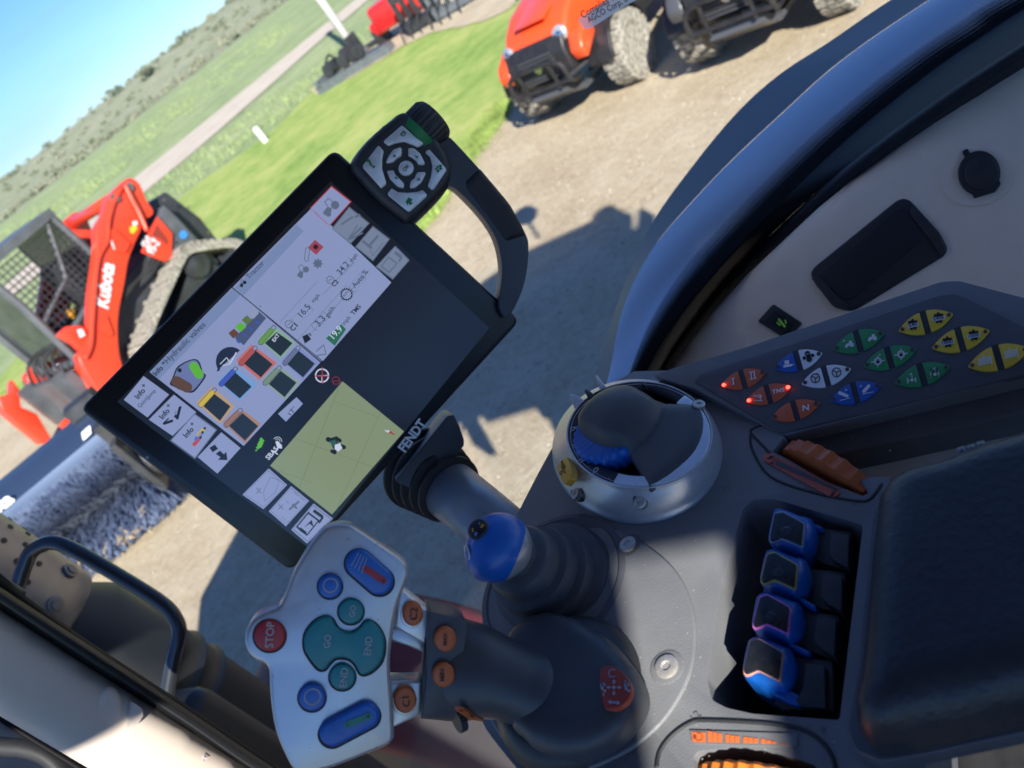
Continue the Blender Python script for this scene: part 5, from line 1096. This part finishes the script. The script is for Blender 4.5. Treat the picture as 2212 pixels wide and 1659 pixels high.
# ---- button pod
NPo=(UP*math.cos(R_(14))-RGT*math.sin(R_(14))).normalized();BPn=PL(onz((1600,890),ZC+.006),NPo)
pod=E_('button_panel',BPn.at((1850,800)),'slanted dark pod of coloured lens shaped push buttons','control panel')
prism('pod_body',BPn,rc([(1408,812),(1440,800),(1608,751),(2031,609),(2070,606),(2212,643),(2420,700),(2420,760),(2212,812),(1692,942),(1498,838)],10),-.03,0,deck,pod,bv=.003)
prism('lower_ledge',PL(BPn.o-NPo*.010,NPo),[(1700,945),(2420,750),(2420,860),(2212,890),(1798,985),(1745,990)],-.03,-.003,deckd,pod,bv=.002)
prism('panel_face',BPn,rc([ZB(*p) for p in [(190,650),(232,605),(1700,122),(1790,112),(1850,135),(2212,312),(2600,480),(2600,500),(2212,612),(730,968),(695,955)]],6),-.003,.0012,deckd,pod,bv=.0008)
lens_=[(355,680,632,590),(508,775,790,680),(665,875,962,780),(683,570,978,475),(850,665,1153,570),(1024,768,1338,672),(1043,455,1357,350),(1228,558,1553,450),(1421,660,1760,557),(1443,340,1778,235),(1648,447,2002,337),(1868,560,2245,447)]
ob=M('button_orange',(.62,.12,.045),.5);bb_=M('button_blue',(.015,.11,.45),.5);wb=M('button_white',(.8,.82,.85),.5);gb_=M('button_green',(.03,.27,.09),.5);yb_=M('button_yellow',(.85,.56,.04),.5)
lcol=[(ob,ob),(ob,ob),(ob,ob),(bb_,wb),(wb,wb),(bb_,bb_),(gb_,gb_),(gb_,gb_),(gb_,gb_),(yb_,yb_),(yb_,yb_),(yb_,yb_)]
halves=[]
ledr=EM('led_red',(1.0,.05,.03),3.5);holeM=M('led_off',(.07,.05,.045),.4)
for i,(x0,y0,x1,y1) in enumerate(lens_):
    a_,b_=Vector((x0,y0)),Vector((x1,y1));vv=Vector((.055*(b_-a_).length,.19*(b_-a_).length*1.02))
    hv=(b_-a_).length*.195;vdir=Vector((.28,1)).normalized()
    def P_(t_,s_): 
        w_=(1-abs(2*t_-1)**2.1);return a_+(b_-a_)*t_+vdir*(s_*hv*w_)
    for hf,(t0,t1) in enumerate(((0.0,.435),(.55,1.0))):
        ts=[t0+(t1-t0)*k/9 for k in range(10)]
        up_=[P_(t_,-1) for t_ in ts];dn=[P_(t_,1) for t_ in reversed(ts)]
        pts=up_+dn;pp=[];
        for p in pts:
            if not pp or (p-pp[-1]).length>2:pp.append(p)
        if (pp[0]-pp[-1]).length<2:pp.pop()
        bt=prism('button',BPn,[ZB(*p) for p in pp],.001,.0026,lcol[i][hf],pod,bv=.0004,seg=2)
        halves.append(bt)
        c=a_+(b_-a_)*(.075 if hf==0 else .925);on=(i,hf) in((0,0),(1,0),(1,1))
        sheet('indicator_glow' if on else 'indicator',BPn,[[ZB(*p) for p in circ(c,13)]],.0031,holeM if not on else EM('led_halo',(.7,.02,.015),1.2),bt)  # lit indicators get their glow as a flat emissive disc
        if on: lathe('indicator_light',BPn.at(ZB(*c),.003),NPo,[(0,.0014),(.0006,.0012),(.001,0)],ledr,bt,n=16)
    o=mk('gap',*( [BPn.at(ZB(*p),.0014) for p in [P_(.44,-1.05),P_(.545,-1.05),P_(.545,1.05),P_(.44,1.05)]],[(0,1,2,3)]),M('gap_dark',(.035,.04,.052),.5),pod)
BT=lambda s,k,a,b,m_=None,**kw: text('symbol',BPn,s,ZB(*a),ZB(*b),m_ or MC['white_print'],halves[k],h=.0032,**kw)
BS=lambda k,qs,m_=None: sheet('symbol',BPn,[[ZB(*p) for p in q] for q in qs],.0032,m_ or MC['white_print'],halves[k])
BS(0,[line((424,672),(442,667),5),line((424,634),(442,629),5),line((431,634),(435,670),8)]);BS(1,[line((532,640),(575,630),5),line((530,596),(566,590),5),line((540,594),(546,637),7),line((560,590),(566,632),7)])
BS(2,[line((556,742),(600,730),4),line((558,735),(600,752),4),line((560,768),(612,768),5),line((598,735),(602,765),5),circ((600,742),8)]);BT('TMS',3,(672,728),(748,712),bold=.03)
BT('N',5,(858,832),(898,826),bold=.03)
BS(6,[[(746,525),(774,520),(776,545),(748,548)],line((740,560),(795,550),14),line((795,550),(806,546),4)]);
dkB=blackprint
BS(7,[circ((888,482),18,18),circ((898,516),18,18),circ((868,508),11),circ((918,492),11),[(878,480),(905,485),(905,515),(882,515)]],dkB);BT('GO',7,(875,491),(904,483),wb,fy=.8);BT('END',7,(882,524),(915,515),wb,fy=.8)
for k,c in((8,(935,632)),(9,(1065,596))):
    m__=dkB;BS(k,[arcq(c,24,6,0,3.14,14),arcq(c,24,6,3.14,6.283,14),line(c,(c[0]-20,c[1]-12),6),line(c,(c[0]+22,c[1]-10),6),line(c,(c[0]+2,c[1]+24),6)],m__)
BT('A',8,(942,612),(956,606),dkB)
BS(10,[pill((1085,722),(1130,740),10),line((1085,768),(1150,752),4)]);BS(11,[pill((1232,712),(1262,680),10),line((1222,730),(1290,715),4)]);BT('A',10,(1118,712),(1134,706));BT('A',11,(1210,688),(1224,682))
def ptrac(k,c,s):
    c=Vector(c);BS(k,[circ(c+Vector((.8*s,.1*s)),.55*s),circ(c+Vector((-.6*s,.5*s)),.35*s),[c+Vector(p)*s for p in [(-.8,.2),(-.6,-.2),(.0,-.3),(.1,-.9),(.8,-1.0),(.9,.1),(-.3,.5)]]])
ptrac(12,(1140,425),24);ptrac(13,(1280,385),24);BT('A',12,(1104,412),(1120,406))
for k,c in((14,(1318,528)),(15,(1460,485))):
    BS(k,[circ(c,24),line((c[0]-40,c[1]+6),(c[0]+40,c[1]-6),7),line((c[0],c[1]-34),(c[0],c[1]+34),6)]);sheet('symbol',BPn,[[ZB(*p) for p in q] for q in [[(c[0]-11,c[1]-4),(c[0]+9,c[1]-7),(c[0]+11,c[1]+12),(c[0]-9,c[1]+14)],arcq((c[0]-1,c[1]-6),7,3,3.0,6.4)]],.0036,blackprint,halves[k])
BT('A',14,(1325,496),(1340,490))
for k,c in((16,(1525,635)),(17,(1666,600))):
    BS(k,[line((c[0]-26,c[1]+12),(c[0]+26,c[1]+4),4),line((c[0]-26,c[1]-4),(c[0]-22,c[1]+28),6),line((c[0]+22,c[1]-8),(c[0]+26,c[1]+20),6),line((c[0]-15,c[1]-22),(c[0],c[1]-34),4),line((c[0],c[1]-34),(c[0]+4,c[1]+8),4),circ((c[0]+2,c[1]+8),9)])
BS(17,[line((1640,568),(1700,620),5),line((1640,622),(1690,565),5)],dkB)
for k,c,s in((18,(1533,303),'540'),(19,(1690,262),'540E'),(20,(1745,410),'1000'),(21,(1905,368),'1000E')):
    BS(k,[gear(c,36,7,.76)],dkB);W2=30 if len(s)<4 else 36
    sheet('symbol',BPn,[[ZB(*p) for p in [(c[0]-W2-6,c[1]),(c[0]+W2+2,c[1]-15),(c[0]+W2+6,c[1]+8),(c[0]-W2,c[1]+24)]]],.0035,wb,halves[k])
    text('symbol',BPn,s,ZB(c[0]-W2+4,c[1]+17),ZB(c[0]+W2-1,c[1]+3),blackprint,halves[k],h=.0038,bold=.02,fy=1.1)
for k,c in((22,(1970,530)),(23,(2130,487))):
    BS(k,[line((c[0]-38,c[1]-2+j*12),(c[0]+36,c[1]-18+j*12),7) for j in(-1,0,1,2)]+[line((c[0]+36,c[1]-40),(c[0]+48,c[1]+20),6)]);BT('A',k,(c[0]-12,c[1]-26),(c[0]+6,c[1]-31))
# ================================================================ FINGER LEVERS
rimc=[M('rim_grey_blue',(.28,.36,.5),.4),M('rim_yellow',(.5,.42,.12),.4),M('rim_pink',(.75,.20,.66),.4),M('rim_salmon',(.62,.30,.22),.4)]
names=['grey blue','yellow','pink','salmon'];facem=M('lever_face',(.015,.017,.02),.28,bump=.1,bs=800,dist=.0003,var=.2,vs=200)
LVdat=[dict(face=[(560,208),(612,202),(735,270),(722,402),(600,360),(532,378),(530,350)],blue=[(566,203),(622,198),(752,250),(778,252),(798,320),(780,410),(732,456),(600,424),(532,385),(530,345),(548,250)],blk=[(800,300),(998,318),(990,545),(840,500),(770,455)],stem=[(760,260),(840,298),(830,305),(750,300)]),
dict(face=[(518,442),(562,430),(695,505),(680,642),(560,595),(485,612),(482,590)],blue=[(520,436),(575,425),(705,478),(745,482),(760,570),(735,660),(680,696),(540,655),(485,618),(482,580),(500,480)],blk=[(745,530),(965,550),(958,790),(800,745),(720,690)],stem=[(700,680),(800,740),(790,760),(690,700)]),
dict(face=[(478,684),(520,670),(655,745),(640,895),(515,845),(440,866),(436,845)],blue=[(480,678),(535,666),(670,716),(705,722),(720,810),(700,900),(650,950),(500,905),(440,875),(436,830),(455,730)],blk=[(715,770),(930,795),(915,1050),(765,1000),(680,945)],stem=[(655,945),(770,1000),(745,1015),(645,965)]),
dict(face=[(425,932),(475,922),(612,1000),(592,1165),(470,1110),(388,1132),(385,1105)],blue=[(428,928),(485,918),(625,975),(655,985),(680,1080),(655,1180),(625,1222),(500,1215),(392,1150),(384,1100),(400,1000)],blk=[(675,1030),(895,1050),(900,1340),(610,1330),(560,1290),(640,1210)],stem=[(520,1220),(640,1210),(735,1270),(730,1310),(640,1290)])]
for i,d in enumerate(LVdat):
    pos=['top of the row','second from the top','third from the top','lowest in the row'][i]
    lv=E_('finger_lever',DP.at(ZQ(*d['face'][0]),-.02),'blue finger lever with %s face outline, %s'%(names[i],pos),'lever','blue finger levers in the console pocket')
    inflate('lever_head',DP,[tuple(p) for p in rc([ZQ(*p) for p in d['blue']],6)],.0,.006,.006,bluep,lv,skirt=.022,step=.0025)
    prism('face_rim',DP,rc([ZQ(*p) for p in d['face']],5),.004,.0072,rimc[i],lv,bv=.0008)
    fc=shrink([ZQ(*p) for p in d['face']],3.6);prism('face_pad',DP,rc([tuple(p) for p in fc],4),.0065,.0082,facem,lv,bv=.0006)
    cpt=Vector(ZQ(*[sum(p[k] for p in d['face'])/len(d['face']) for k in(0,1)]))+Vector((8,4))
    inflate('finger_dimple',DP,[tuple(p) for p in circ(cpt,15,18,13)],.0081,.0003,.004,facem,lv,skirt=.0005,step=.0015)
    prism('lever_stem',DP,[ZQ(*p) for p in d['stem']],-.04,-.002,bluep,lv,bv=.001)
    cb=Vector((sum(p[0] for p in d['blk'])/len(d['blk']),sum(p[1] for p in d['blk'])/len(d['blk'])))
    prism('pivot_block',DP,rc([ZQ(*p) for p in d['blk']],4),-.05,-.006,blackp,lv,bv=.0015)
    st_=[(p[0]*.5+cb.x*.5+45,p[1]*.82+cb.y*.18) for p in d['blk']];prism('pivot_cover',DP,rc([ZQ(*p) for p in st_],4),-.02,-.001,M('cover_black',(.03,.032,.036),.5,var=.2,vs=90),lv,bv=.002)
# ================================================================ ARMREST PAD
AZ=lambda x,y:(1782+.4792*x,864+.4792*y)
AP=PL((0,0,ZC+.02),UP)
t=E_('armrest_pad',AP.at((2050,1300)),'large dark leather armrest pad at the right edge','armrest')
ao=[AZ(*p) for p in [(1500,60),(897,200),(700,262),(540,322),(420,347),(330,388),(268,435),(240,510),(218,700),(190,1000),(160,1300),(145,1450),(172,1522),(230,1560),(400,1540),(897,1428),(1500,1300)]]
inflate('cushion',AP,[tuple(p) for p in rc(ao,18)],0,.022,.02,leather,t,skirt=.02,step=.006,fn=lambda v,d:.0006*noise.noise(Vector((v.x*22,v.y*22,0))))
prism('base_tray',DP,rc([AZ(*p) for p in [(1500,40),(897,185),(540,312),(330,376),(250,430),(215,520),(150,1200),(100,1480),(135,1580),(250,1630),(430,1600),(897,1500),(1500,1380)]],16),.0,.010,deckd,t,bv=.004)
hg_=E_('lid_hinge',onz((2100,980),ZC),'small grey hinge on the far edge of the armrest pad','hinge')
ha=onz((2072,985),ZC+.03);hb_=onz((2132,968),ZC+.03)
tube('barrel',[ha,ha.lerp(hb_,.3)],.0042,silverp if False else M('hinge_grey',(.16,.17,.19),.4,.4),hg_,n=16);tube('barrel',[ha.lerp(hb_,.33),ha.lerp(hb_,.66)],.0040,MC['hinge_grey'],hg_,n=16);tube('barrel',[ha.lerp(hb_,.69),hb_],.0042,MC['hinge_grey'],hg_,n=16)
prism('leaf',PL((0,0,ZC+.03),UP),[(2040,1010),(2045,1000),(2230,950),(2230,962)],-.003,0,MC['hinge_grey'],hg_)
# ================================================================ MINI JOYSTICK
mjb=onz((1195,1262),ZC);mjt=dep((1078,1180),.475);md=(mjt-mjb).normalized();ml=(mjt-mjb).length
t=E_('ball_joystick',mjb,'small joystick with blue ball knob and ribbed grey boot','joystick')
pf=[(-.012,.044),(0.0,.044),(.006,.042),(.009,.036),(ml*.22,.036),(ml*.27,.035),(ml*.30,.030),(ml*.42,.030),(ml*.47,.029),(ml*.50,.0245),(ml*.66,.0235),(ml*.70,.0215),(ml*.73,.016),(ml*.95,.013)]
lathe('boot',mjb,md,pf,M('boot_rubber',(.065,.07,.08),.5,bump=.35,bs=700,dist=.0006,var=.1,vs=100),t,n=56)
bm=bmesh.new();bmesh.ops.create_uvsphere(bm,u_segments=48,v_segments=32,radius=1)
rx=cx_;cut_n=(-cx_*.90+cy_*.38-cz_*.10).normalized()
ballr=.0205
def ball(side,mat,name,k=1.0,parent=None):
    b=bm.copy();bmesh.ops.bisect_plane(b,geom=b.verts[:]+b.edges[:]+b.faces[:],plane_co=cut_n*(-.48),plane_no=cut_n*side,clear_inner=True)
    V=[];
    for v in b.verts:
        c=v.co*1.0
        # slight pear bulge toward the front lower lobe
        lobe=(-cx_*.62-cy_*.7-cz_*.3).normalized();c=c*(1+.16*max(0,c.dot(lobe))**6-.05*max(0,c.dot(md))**2)
        V.append(mjt+c*ballr*k)
    F=[tuple(v.index for v in f.verts) for f in b.faces];o=mk(name,V,F,mat,parent,smooth=True);b.free();return o
cap=ball(1,bluep,'ball_cap',1.015,t);ball(-1,silverp,'ball_lower',1.0,t)
pd=(-cx_*.50+cy_*.44-cz_*.74).normalized();bp_=PL(mjt+pd*ballr*1.04,pd)
dj=inflate('symbol_disc',bp_,circ((1031,1143),19,24,24,.6),-.0012,.0012,.006,blackprint,cap,skirt=.003,step=.002)
sheet('symbol',bp_,[[Y_(*p) for p in q] for q in [[(803,1272),(815,1268),(818,1300),(806,1305)],[(870,1255),(905,1238),(908,1250),(872,1268)],[(880,1236),(892,1232),(898,1268),(886,1272)]]],.0016,yellowp,cap)
sheet('symbol',bp_,[[Y_(*p) for p in q] for q in [[(822,1318),(850,1306),(852,1316),(824,1330)],[(830,1302),(840,1300),(845,1335),(834,1338)],[(856,1240),(868,1218),(874,1222),(862,1244)]]],.0016,M('symbol_blue',(.12,.3,.7),.4),cap)
p2=(-cx_*.93-cy_*.12-cz_*.36).normalized();q2=PL(mjt+p2*ballr*1.03,p2)
mk('switch_ring',*latheV(mjt+p2*ballr*1.0,p2,[(0,.0052),(.0008,.0048),(.0008,.0040),(0,.0036)],24,cap=False),silverp,cap,smooth=True)
# slot lip around the boot
lathe('boot_collar',mjb-UP*.001,UP,[(0,.056),(.004,.055),(.005,.051),(.002,.047)],deckd,t,n=48)
# ================================================================ MAIN JOYSTICK
JA=lambda x,y:(486+.3326*x,1107+.3326*y)
JJ=lambda pts:[JA(*p) for p in pts]
jn=(-cz_+cx_*.20+cy_*.02).normalized();JP=PL(dep(JA(650,850),.405),jn)
J5=lambda x,y:(810+.3174*x,1242+.3174*y)
jb=onz((1232,1485),ZC)
t=E_('main_joystick',jb,'large grey joystick with silver head plate of blue, teal and red buttons','joystick')
ho=crom(JJ([(735,78),(660,98),(600,150),(520,260),(440,400),(385,545),(345,615),(270,645),(190,690),(140,760),(128,840),(150,910),(200,960),(255,985),(285,1030),(290,1130),(300,1260),(330,1430),(390,1580),(450,1680),(520,1700),(700,1660),(880,1590),(1040,1525),(1085,1490),(1098,1440),(1085,1200),(1072,1000),(1085,830),(1115,640),(1150,530),(1192,420),(1195,380),(1165,320),(1030,225),(850,105),(800,82)]),3)
hd=prism('head_plate',JP,[tuple(p) for p in ho],-.016,0,silverp,t,bv=.0022,seg=4)
prism('head_base',PL(JP.o-jn*.014,jn),[tuple(p) for p in shrink([tuple(p) for p in ho],3)],-.008,0,satin,t,bv=.003)
def jbtn(name,out,mat,h=.0035,ring=3.2,par=t,bv=.0012):
    c=Vector((sum(p[0] for p in out)/len(out),sum(p[1] for p in out)/len(out)))
    rg=[Vector(p)+(Vector(p)-c).normalized()*ring for p in out]
    b=prism(name,JP,out,-.003,h,mat,par,bv=bv,seg=3);sheet('button_well',JP,[[tuple(p) for p in rg]],.0003,M('well_black',(.01,.011,.013),.6),b);return b
JT=lambda s,a,b,par,m_=greyprint,h=.004,**k: text('button_text',JP,s,JA(*a),JA(*b),m_,par,h=h,**k)
b=jbtn('button',[JA(*p) for p in circ((290,803),103,40)],redp,.0022);JT('STOP',(310,878),(322,710),b,h=.0027)
for c,r in(((682,482),78),((565,1205),88)):
    b=jbtn('button',[JA(*p) for p in circ(c,r,40)],bluep,.0035);mk('button_ring',*latheV(JP.at(JA(*(c[0]+3,c[1]-8)),.0036),jn,[(0,r*.62*.3326*.4/1661),(.0002,r*.60*.3326*.4/1661),(.0002,r*.54*.3326*.4/1661),(0,r*.52*.3326*.4/1661)],40,cap=False),greyprint,b)
b=jbtn('button',[JA(*p) for p in circ((818,645),82,40)],tealp,.003);JT('GO',(840,680),(852,605),b,h=.0034)
b=jbtn('button',[JA(*p) for p in circ((762,1072),84,40)],tealp,.003);JT('END',(788,1135),(800,1010),b,h=.0034)
hg2=crom(JJ([(675,678),(700,700),(725,745),(770,775),(830,778),(880,745),(905,712),(940,705),(985,735),(1028,800),(1038,870),(1020,960),(965,1028),(905,1056),(875,1045),(840,985),(790,950),(720,950),(680,985),(650,1020),(610,1020),(550,950),(515,880),(520,790),(570,720),(630,683)]),3)
b=prism('rocker_button',JP,[tuple(p) for p in hg2],-.003,.003,tealp,t,bv=.0014);JT('GO',(680,882),(690,795),b,h=.0034);JT('END',(945,928),(958,806),b,h=.0034)
ring2=crom(JJ([(672,668),(710,690),(738,740),(775,765),(825,768),(872,740),(900,702),(940,692),(995,725),(1038,795),(1050,870),(1032,968),(970,1040),(905,1068),(865,1050),(832,992),(790,962),(725,962),(688,995),(655,1032),(600,1030),(540,960),(503,885),(508,785),(562,708),(625,670)]),3)
sheet('button_well',JP,[[tuple(p) for p in ring2]],.0003,MC['well_black'],b)
for (a_,c_2,r,cl,lab) in [((873,335),(1002,448),92,redp,'r'),((700,1440),(918,1325),88,M('slot_green',(.02,.22,.17),.45),'g')]:
    b=jbtn('rocker_switch',[tuple(p) for p in [JA(*q) for q in pill(a_,c_2,r,14)]],bluep,.0042,ring=4,bv=.002)
    if lab=='r': i0,i1=(910,365),(1030,445)
    else: i0,i1=(792,1380),(930,1325)
    sheet('slot',JP,[[JA(*q) for q in pill(i0,i1,22)]],.0046,cl,b)
    d=(Vector(i1)-Vector(i0)).normalized();sheet('slot_mark',JP,[[JA(*q) for q in line(Vector(i0)-Vector((12*0,12)),Vector(i0)+Vector((6,12)),5)],[JA(*q) for q in line(Vector(i1)-d*10,Vector(i1)+d*10,6)],[JA(*q) for q in line(Vector(i1)-Vector((-d.y,d.x))*10,Vector(i1)+Vector((-d.y,d.x))*10,6)]],.0049,M('mark_dim',(.04,.02,.05),.5),b)
    for k in range(4):
        if lab=='r': p0,p1=(820+k*22,348+k*16),(868+k*18,262+k*10)
        else: p0,p1=(660+k*22,1335-k*6),(690+k*28,1460+k*0-6)
        sheet('grip_line',JP,[[JA(*q) for q in line(p0,p1,4 if lab=='r' else 3)]],.0047,greyprint if lab=='r' else M('line_dim',(.03,.12,.4),.4),b)
# brackets and neck
J2=PL(JP.o-jn*.020,jn)
nk=prism('neck_bracket',J2,JJ([(1130,510),(1165,515),(1325,640),(1318,750),(1305,860),(1100,748)]),-.012,.004,satin,t,bv=.0015)
nk2=prism('neck_bracket',J2,JJ([(1060,1105),(1280,1095),(1275,1210),(1268,1320),(1085,1405)]),-.012,.004,satin,t,bv=.0015)
prism('neck_strut',J2,JJ([(1085,748),(1110,748),(1200,765),(1305,850),(1300,918),(1190,870),(1040,822)]),-.010,.001,silverp,t,bv=.0012)
prism('neck_strut',J2,JJ([(1060,1080),(1285,1085),(1282,1100),(1060,1112)]),-.010,.001,silverp,t,bv=.0012)
for c,rx_,ry_,s,a_,b_,ro in [((1220,662),66,80,'C2',(1246,700),(1252,620),.2),((1170,1222),74,88,'C1',(1202,1260),(1196,1195),.1)]:
    q=JP if False else PL(J2.o+jn*.004,jn)
    b=prism('button',q,[JA(*p) for p in circ(c,rx_,36,ry_)],0,.0055,orangep,t,bv=.0015);prism('button_collar',q,[JA(*p) for p in circ((c[0]-6,c[1]+3),rx_+8,36,ry_+8)],0,.0015,satin,b,bv=.0005);text('button_text',q,s,JA(*a_),JA(*b_),M('button_ink',(.09,.02,.015),.6),b,h=.0062)
# grip body: lofted from neck to base
gp=[(dep(J5(250,615),.446),.0295,.021),(dep(J5(345,612),.446),.0300,.020),(dep(J5(450,620),.446),.0300,.021),(dep(J5(560,640),.446),.0290,.023),(dep(J5(700,660),.446),.0265,.025),(dep(J5(860,700),.446),.0225,.025),(dep(J5(1000,750),.446),.0215,.025),(dep(J5(1120,790),.447),.0225,.026),(dep(J5(1220,800),.452),.0215,.022),(dep(J5(1330,812),.462),.0175,.016),(dep(J5(1420,820),.474),.008,.006)]
gs=[]
P_l=[g[0] for g in gp];upv=cy_
pth=crom(P_l[1:],4,False);ra=crom([Vector((g[1],g[2])) for g in gp[1:]],4,False)
gripm=M('grip_plastic',(.062,.066,.074),.42,bump=.12,bs=1300,dist=.0003)
tube('grip',pth,[r.x for r in ra],gripm,t,n=40,rb=[r.y for r in ra],up=cy_)
# front facet with the MIN / MAX buttons
prism('grip_face',PL(J2.o+jn*.013,jn),[tuple(p) for p in rc([J5(*p) for p in [(366,248),(560,292),(640,340),(600,560),(560,820),(480,915),(318,985),(345,740)]],8)],-.03,-.001,gripm,t,bv=.006)
GQ=PL(J2.o+jn*.012,jn)
for c,s,a_,b_ in [((480,442),'MAX',(490,478),(492,392)),((468,686),'MIN',(474,722),(472,640))]:
    b=prism('button',GQ,[J5(*p) for p in circ(c,76,36,85)],0,.005,orangep,t,bv=.0016);text('button_text',GQ,s,J5(*a_),J5(*b_),MC['button_ink'],b,h=.0056)
# thumb scoop with orange marks and ridged wheel beneath the grip
prism('side_strip',PL(dep(J5(640,960),.425),(jn-cy_*.9).normalized()),[J5(*p) for p in [(545,918),(600,920),(740,990),(735,998),(640,985)]],-.002,0,orangep,t)
sheet('side_strip_mark',PL(dep(J5(640,960),.4245),(jn-cy_*.9).normalized()),[[J5(*p) for p in [(575,920),(590,922),(600,932),(585,930)]],[J5(*p) for p in [(640,945),(668,955),(680,975),(650,965)]]],0,blackprint,t)
lathe('ridged_wheel',dep(J5(575,985),.43),(cx_*.8+cy_*.2+cz_*.5),[(-.002,.0),(-.002,.0065),(.002,.0065),(.002,0)],blackp,t,n=96,wave=lambda a,i:.07*math.cos(a*18) if i in(1,2) else 0)
# dome base
dmo=crom([J5(*p) for p in [(925,425),(985,350),(1075,290),(1190,265),(1330,290),(1500,370),(1650,490),(1765,640),(1820,760),(1820,880),(1750,1010),(1640,1120),(1480,1210),(1290,1240),(1120,1200),(1000,1120),(935,1030),(890,900),(870,700),(885,520)]],3)
JD=PL((0,0,ZC+.016),UP)
inflate('base_dome',JD,[tuple(p) for p in dmo],.0,.010,.014,gripm,t,skirt=.008,step=.004)
lathe('base_skirt',onz((1232,1500),ZC)+UP*.002,UP,[(0,.047),(.008,.045),(.012,.041),(.016,.036)],blackp,t,n=56)
pq=PL((0,0,ZC+.0272),UP)
dc=prism('symbol_plate',pq,[tuple(p) for p in crom([J5(*p) for p in [(1535,632),(1600,618),(1662,638),(1712,692),(1740,752),(1736,815),(1700,872),(1640,908),(1592,913),(1558,898),(1535,800),(1527,710)]],3)],-.004,.0,M('plate_red',(.42,.055,.03),.45),t,bv=.0006)
W5=lambda qs:sheet('symbol',pq,[[J5(*p) for p in q] for q in qs],.0005,M('symbol_pale',(.42,.44,.5),.5),dc)
W5([circ((1626,765),12),arcq((1618,668),24,6,.9,5.4,14),[(1592,690),(1604,682),(1602,702)]])
def arrow(c,d,l,w):
    c=Vector(c);d=Vector(d).normalized();n_=Vector((-d.y,d.x));return [c+n_*w*.4,c+d*l*.5+n_*w*.4,c+d*l*.5+n_*w,c+d*l,c+d*l*.5-n_*w,c+d*l*.5-n_*w*.4,c-n_*w*.4]
W5([arrow((1626,742),(0,-1),32,13),arrow((1626,788),(0,1),32,13),arrow((1606,765),(-1,0),32,13),arrow((1646,765),(1,0),32,13),arrow((1628,870),(-1,-.2),46,16),arrow((1625,865),(1,.2),46,16),arrow((1705,735),(0,-1),24,8),arrow((1556,800),(0,1),24,8)])
for c in((1553,752),(1716,752)): W5([circ((c[0]+2,c[1]-4),14),circ((c[0]+12,c[1]+36),10),[(c[0]-22,c[1]-12),(c[0],c[1]-12),(c[0]+4,c[1]+34),(c[0]-14,c[1]+28)]])
# ================================================================ SEAT (unseen behind the camera; added to sculpt shade on the console)
seatm=M('seat_fabric',(.06,.06,.065),.85,bump=.3,bs=200)
q0,q1=L0+s_*.98,L1+s_*.70
d_=(q0-q1).normalized()
t=E_('operator_seat',TW(-.45,-.1,1.9),'operator seat backrest behind the camera','seat')
sn=Vector((s_.x,s_.y,0)).normalized();sx=Vector((sn.y,-sn.x,0))
if sx.x<0: sx=-sx
pA=q1-d_*.25;pB=q0+d_*.06
box('backrest',TW(-.62,-.25,2.15),(.14,.5,.75),seatm,t,ax=(FWD,RGT,UP),bv=.05)
box('seat_cushion',TW(-.35,-.35,1.72),(.5,.5,.14),seatm,t,ax=(FWD,RGT,UP),bv=.05)
# cab floor strip and console pedestal under the armrest
rs=random.Random(9);V=[];F=[]
for i in range(420):
    px,py=rs.uniform(1120,1990),rs.uniform(850,1659);r=rs.choice([.00018,.00025,.00035,.0005]);a=rs.uniform(0,3);w=rs.uniform(.3,1)
    if 1530<px<1880 and 1070<py<1560: continue
    q=DP.at((px,py),.0036 if (px-1270)**2+(py-1400)**2<230**2 else .0004);b=len(V);u=Vector((math.cos(a),math.sin(a),0))*r;v=Vector((-u.y,u.x,0))*w;V+=[q-u,q-v,q+u,q+v];F.append((b,b+1,b+2,b+3))
o=mk('dust_specks',V,F,M('dust',(.6,.58,.54),.9));tag(o,'fine pale dust specks on the grey console top','dust',kind='stuff')
o=prism('seat_pedestal',PL((0,0,ZC-.16),UP),[(1300,1100),(2300,1100),(2300,2000),(1400,2000)],-.5,0,blackp,None);tag(o,'black plastic pedestal carrying the console','pedestal')
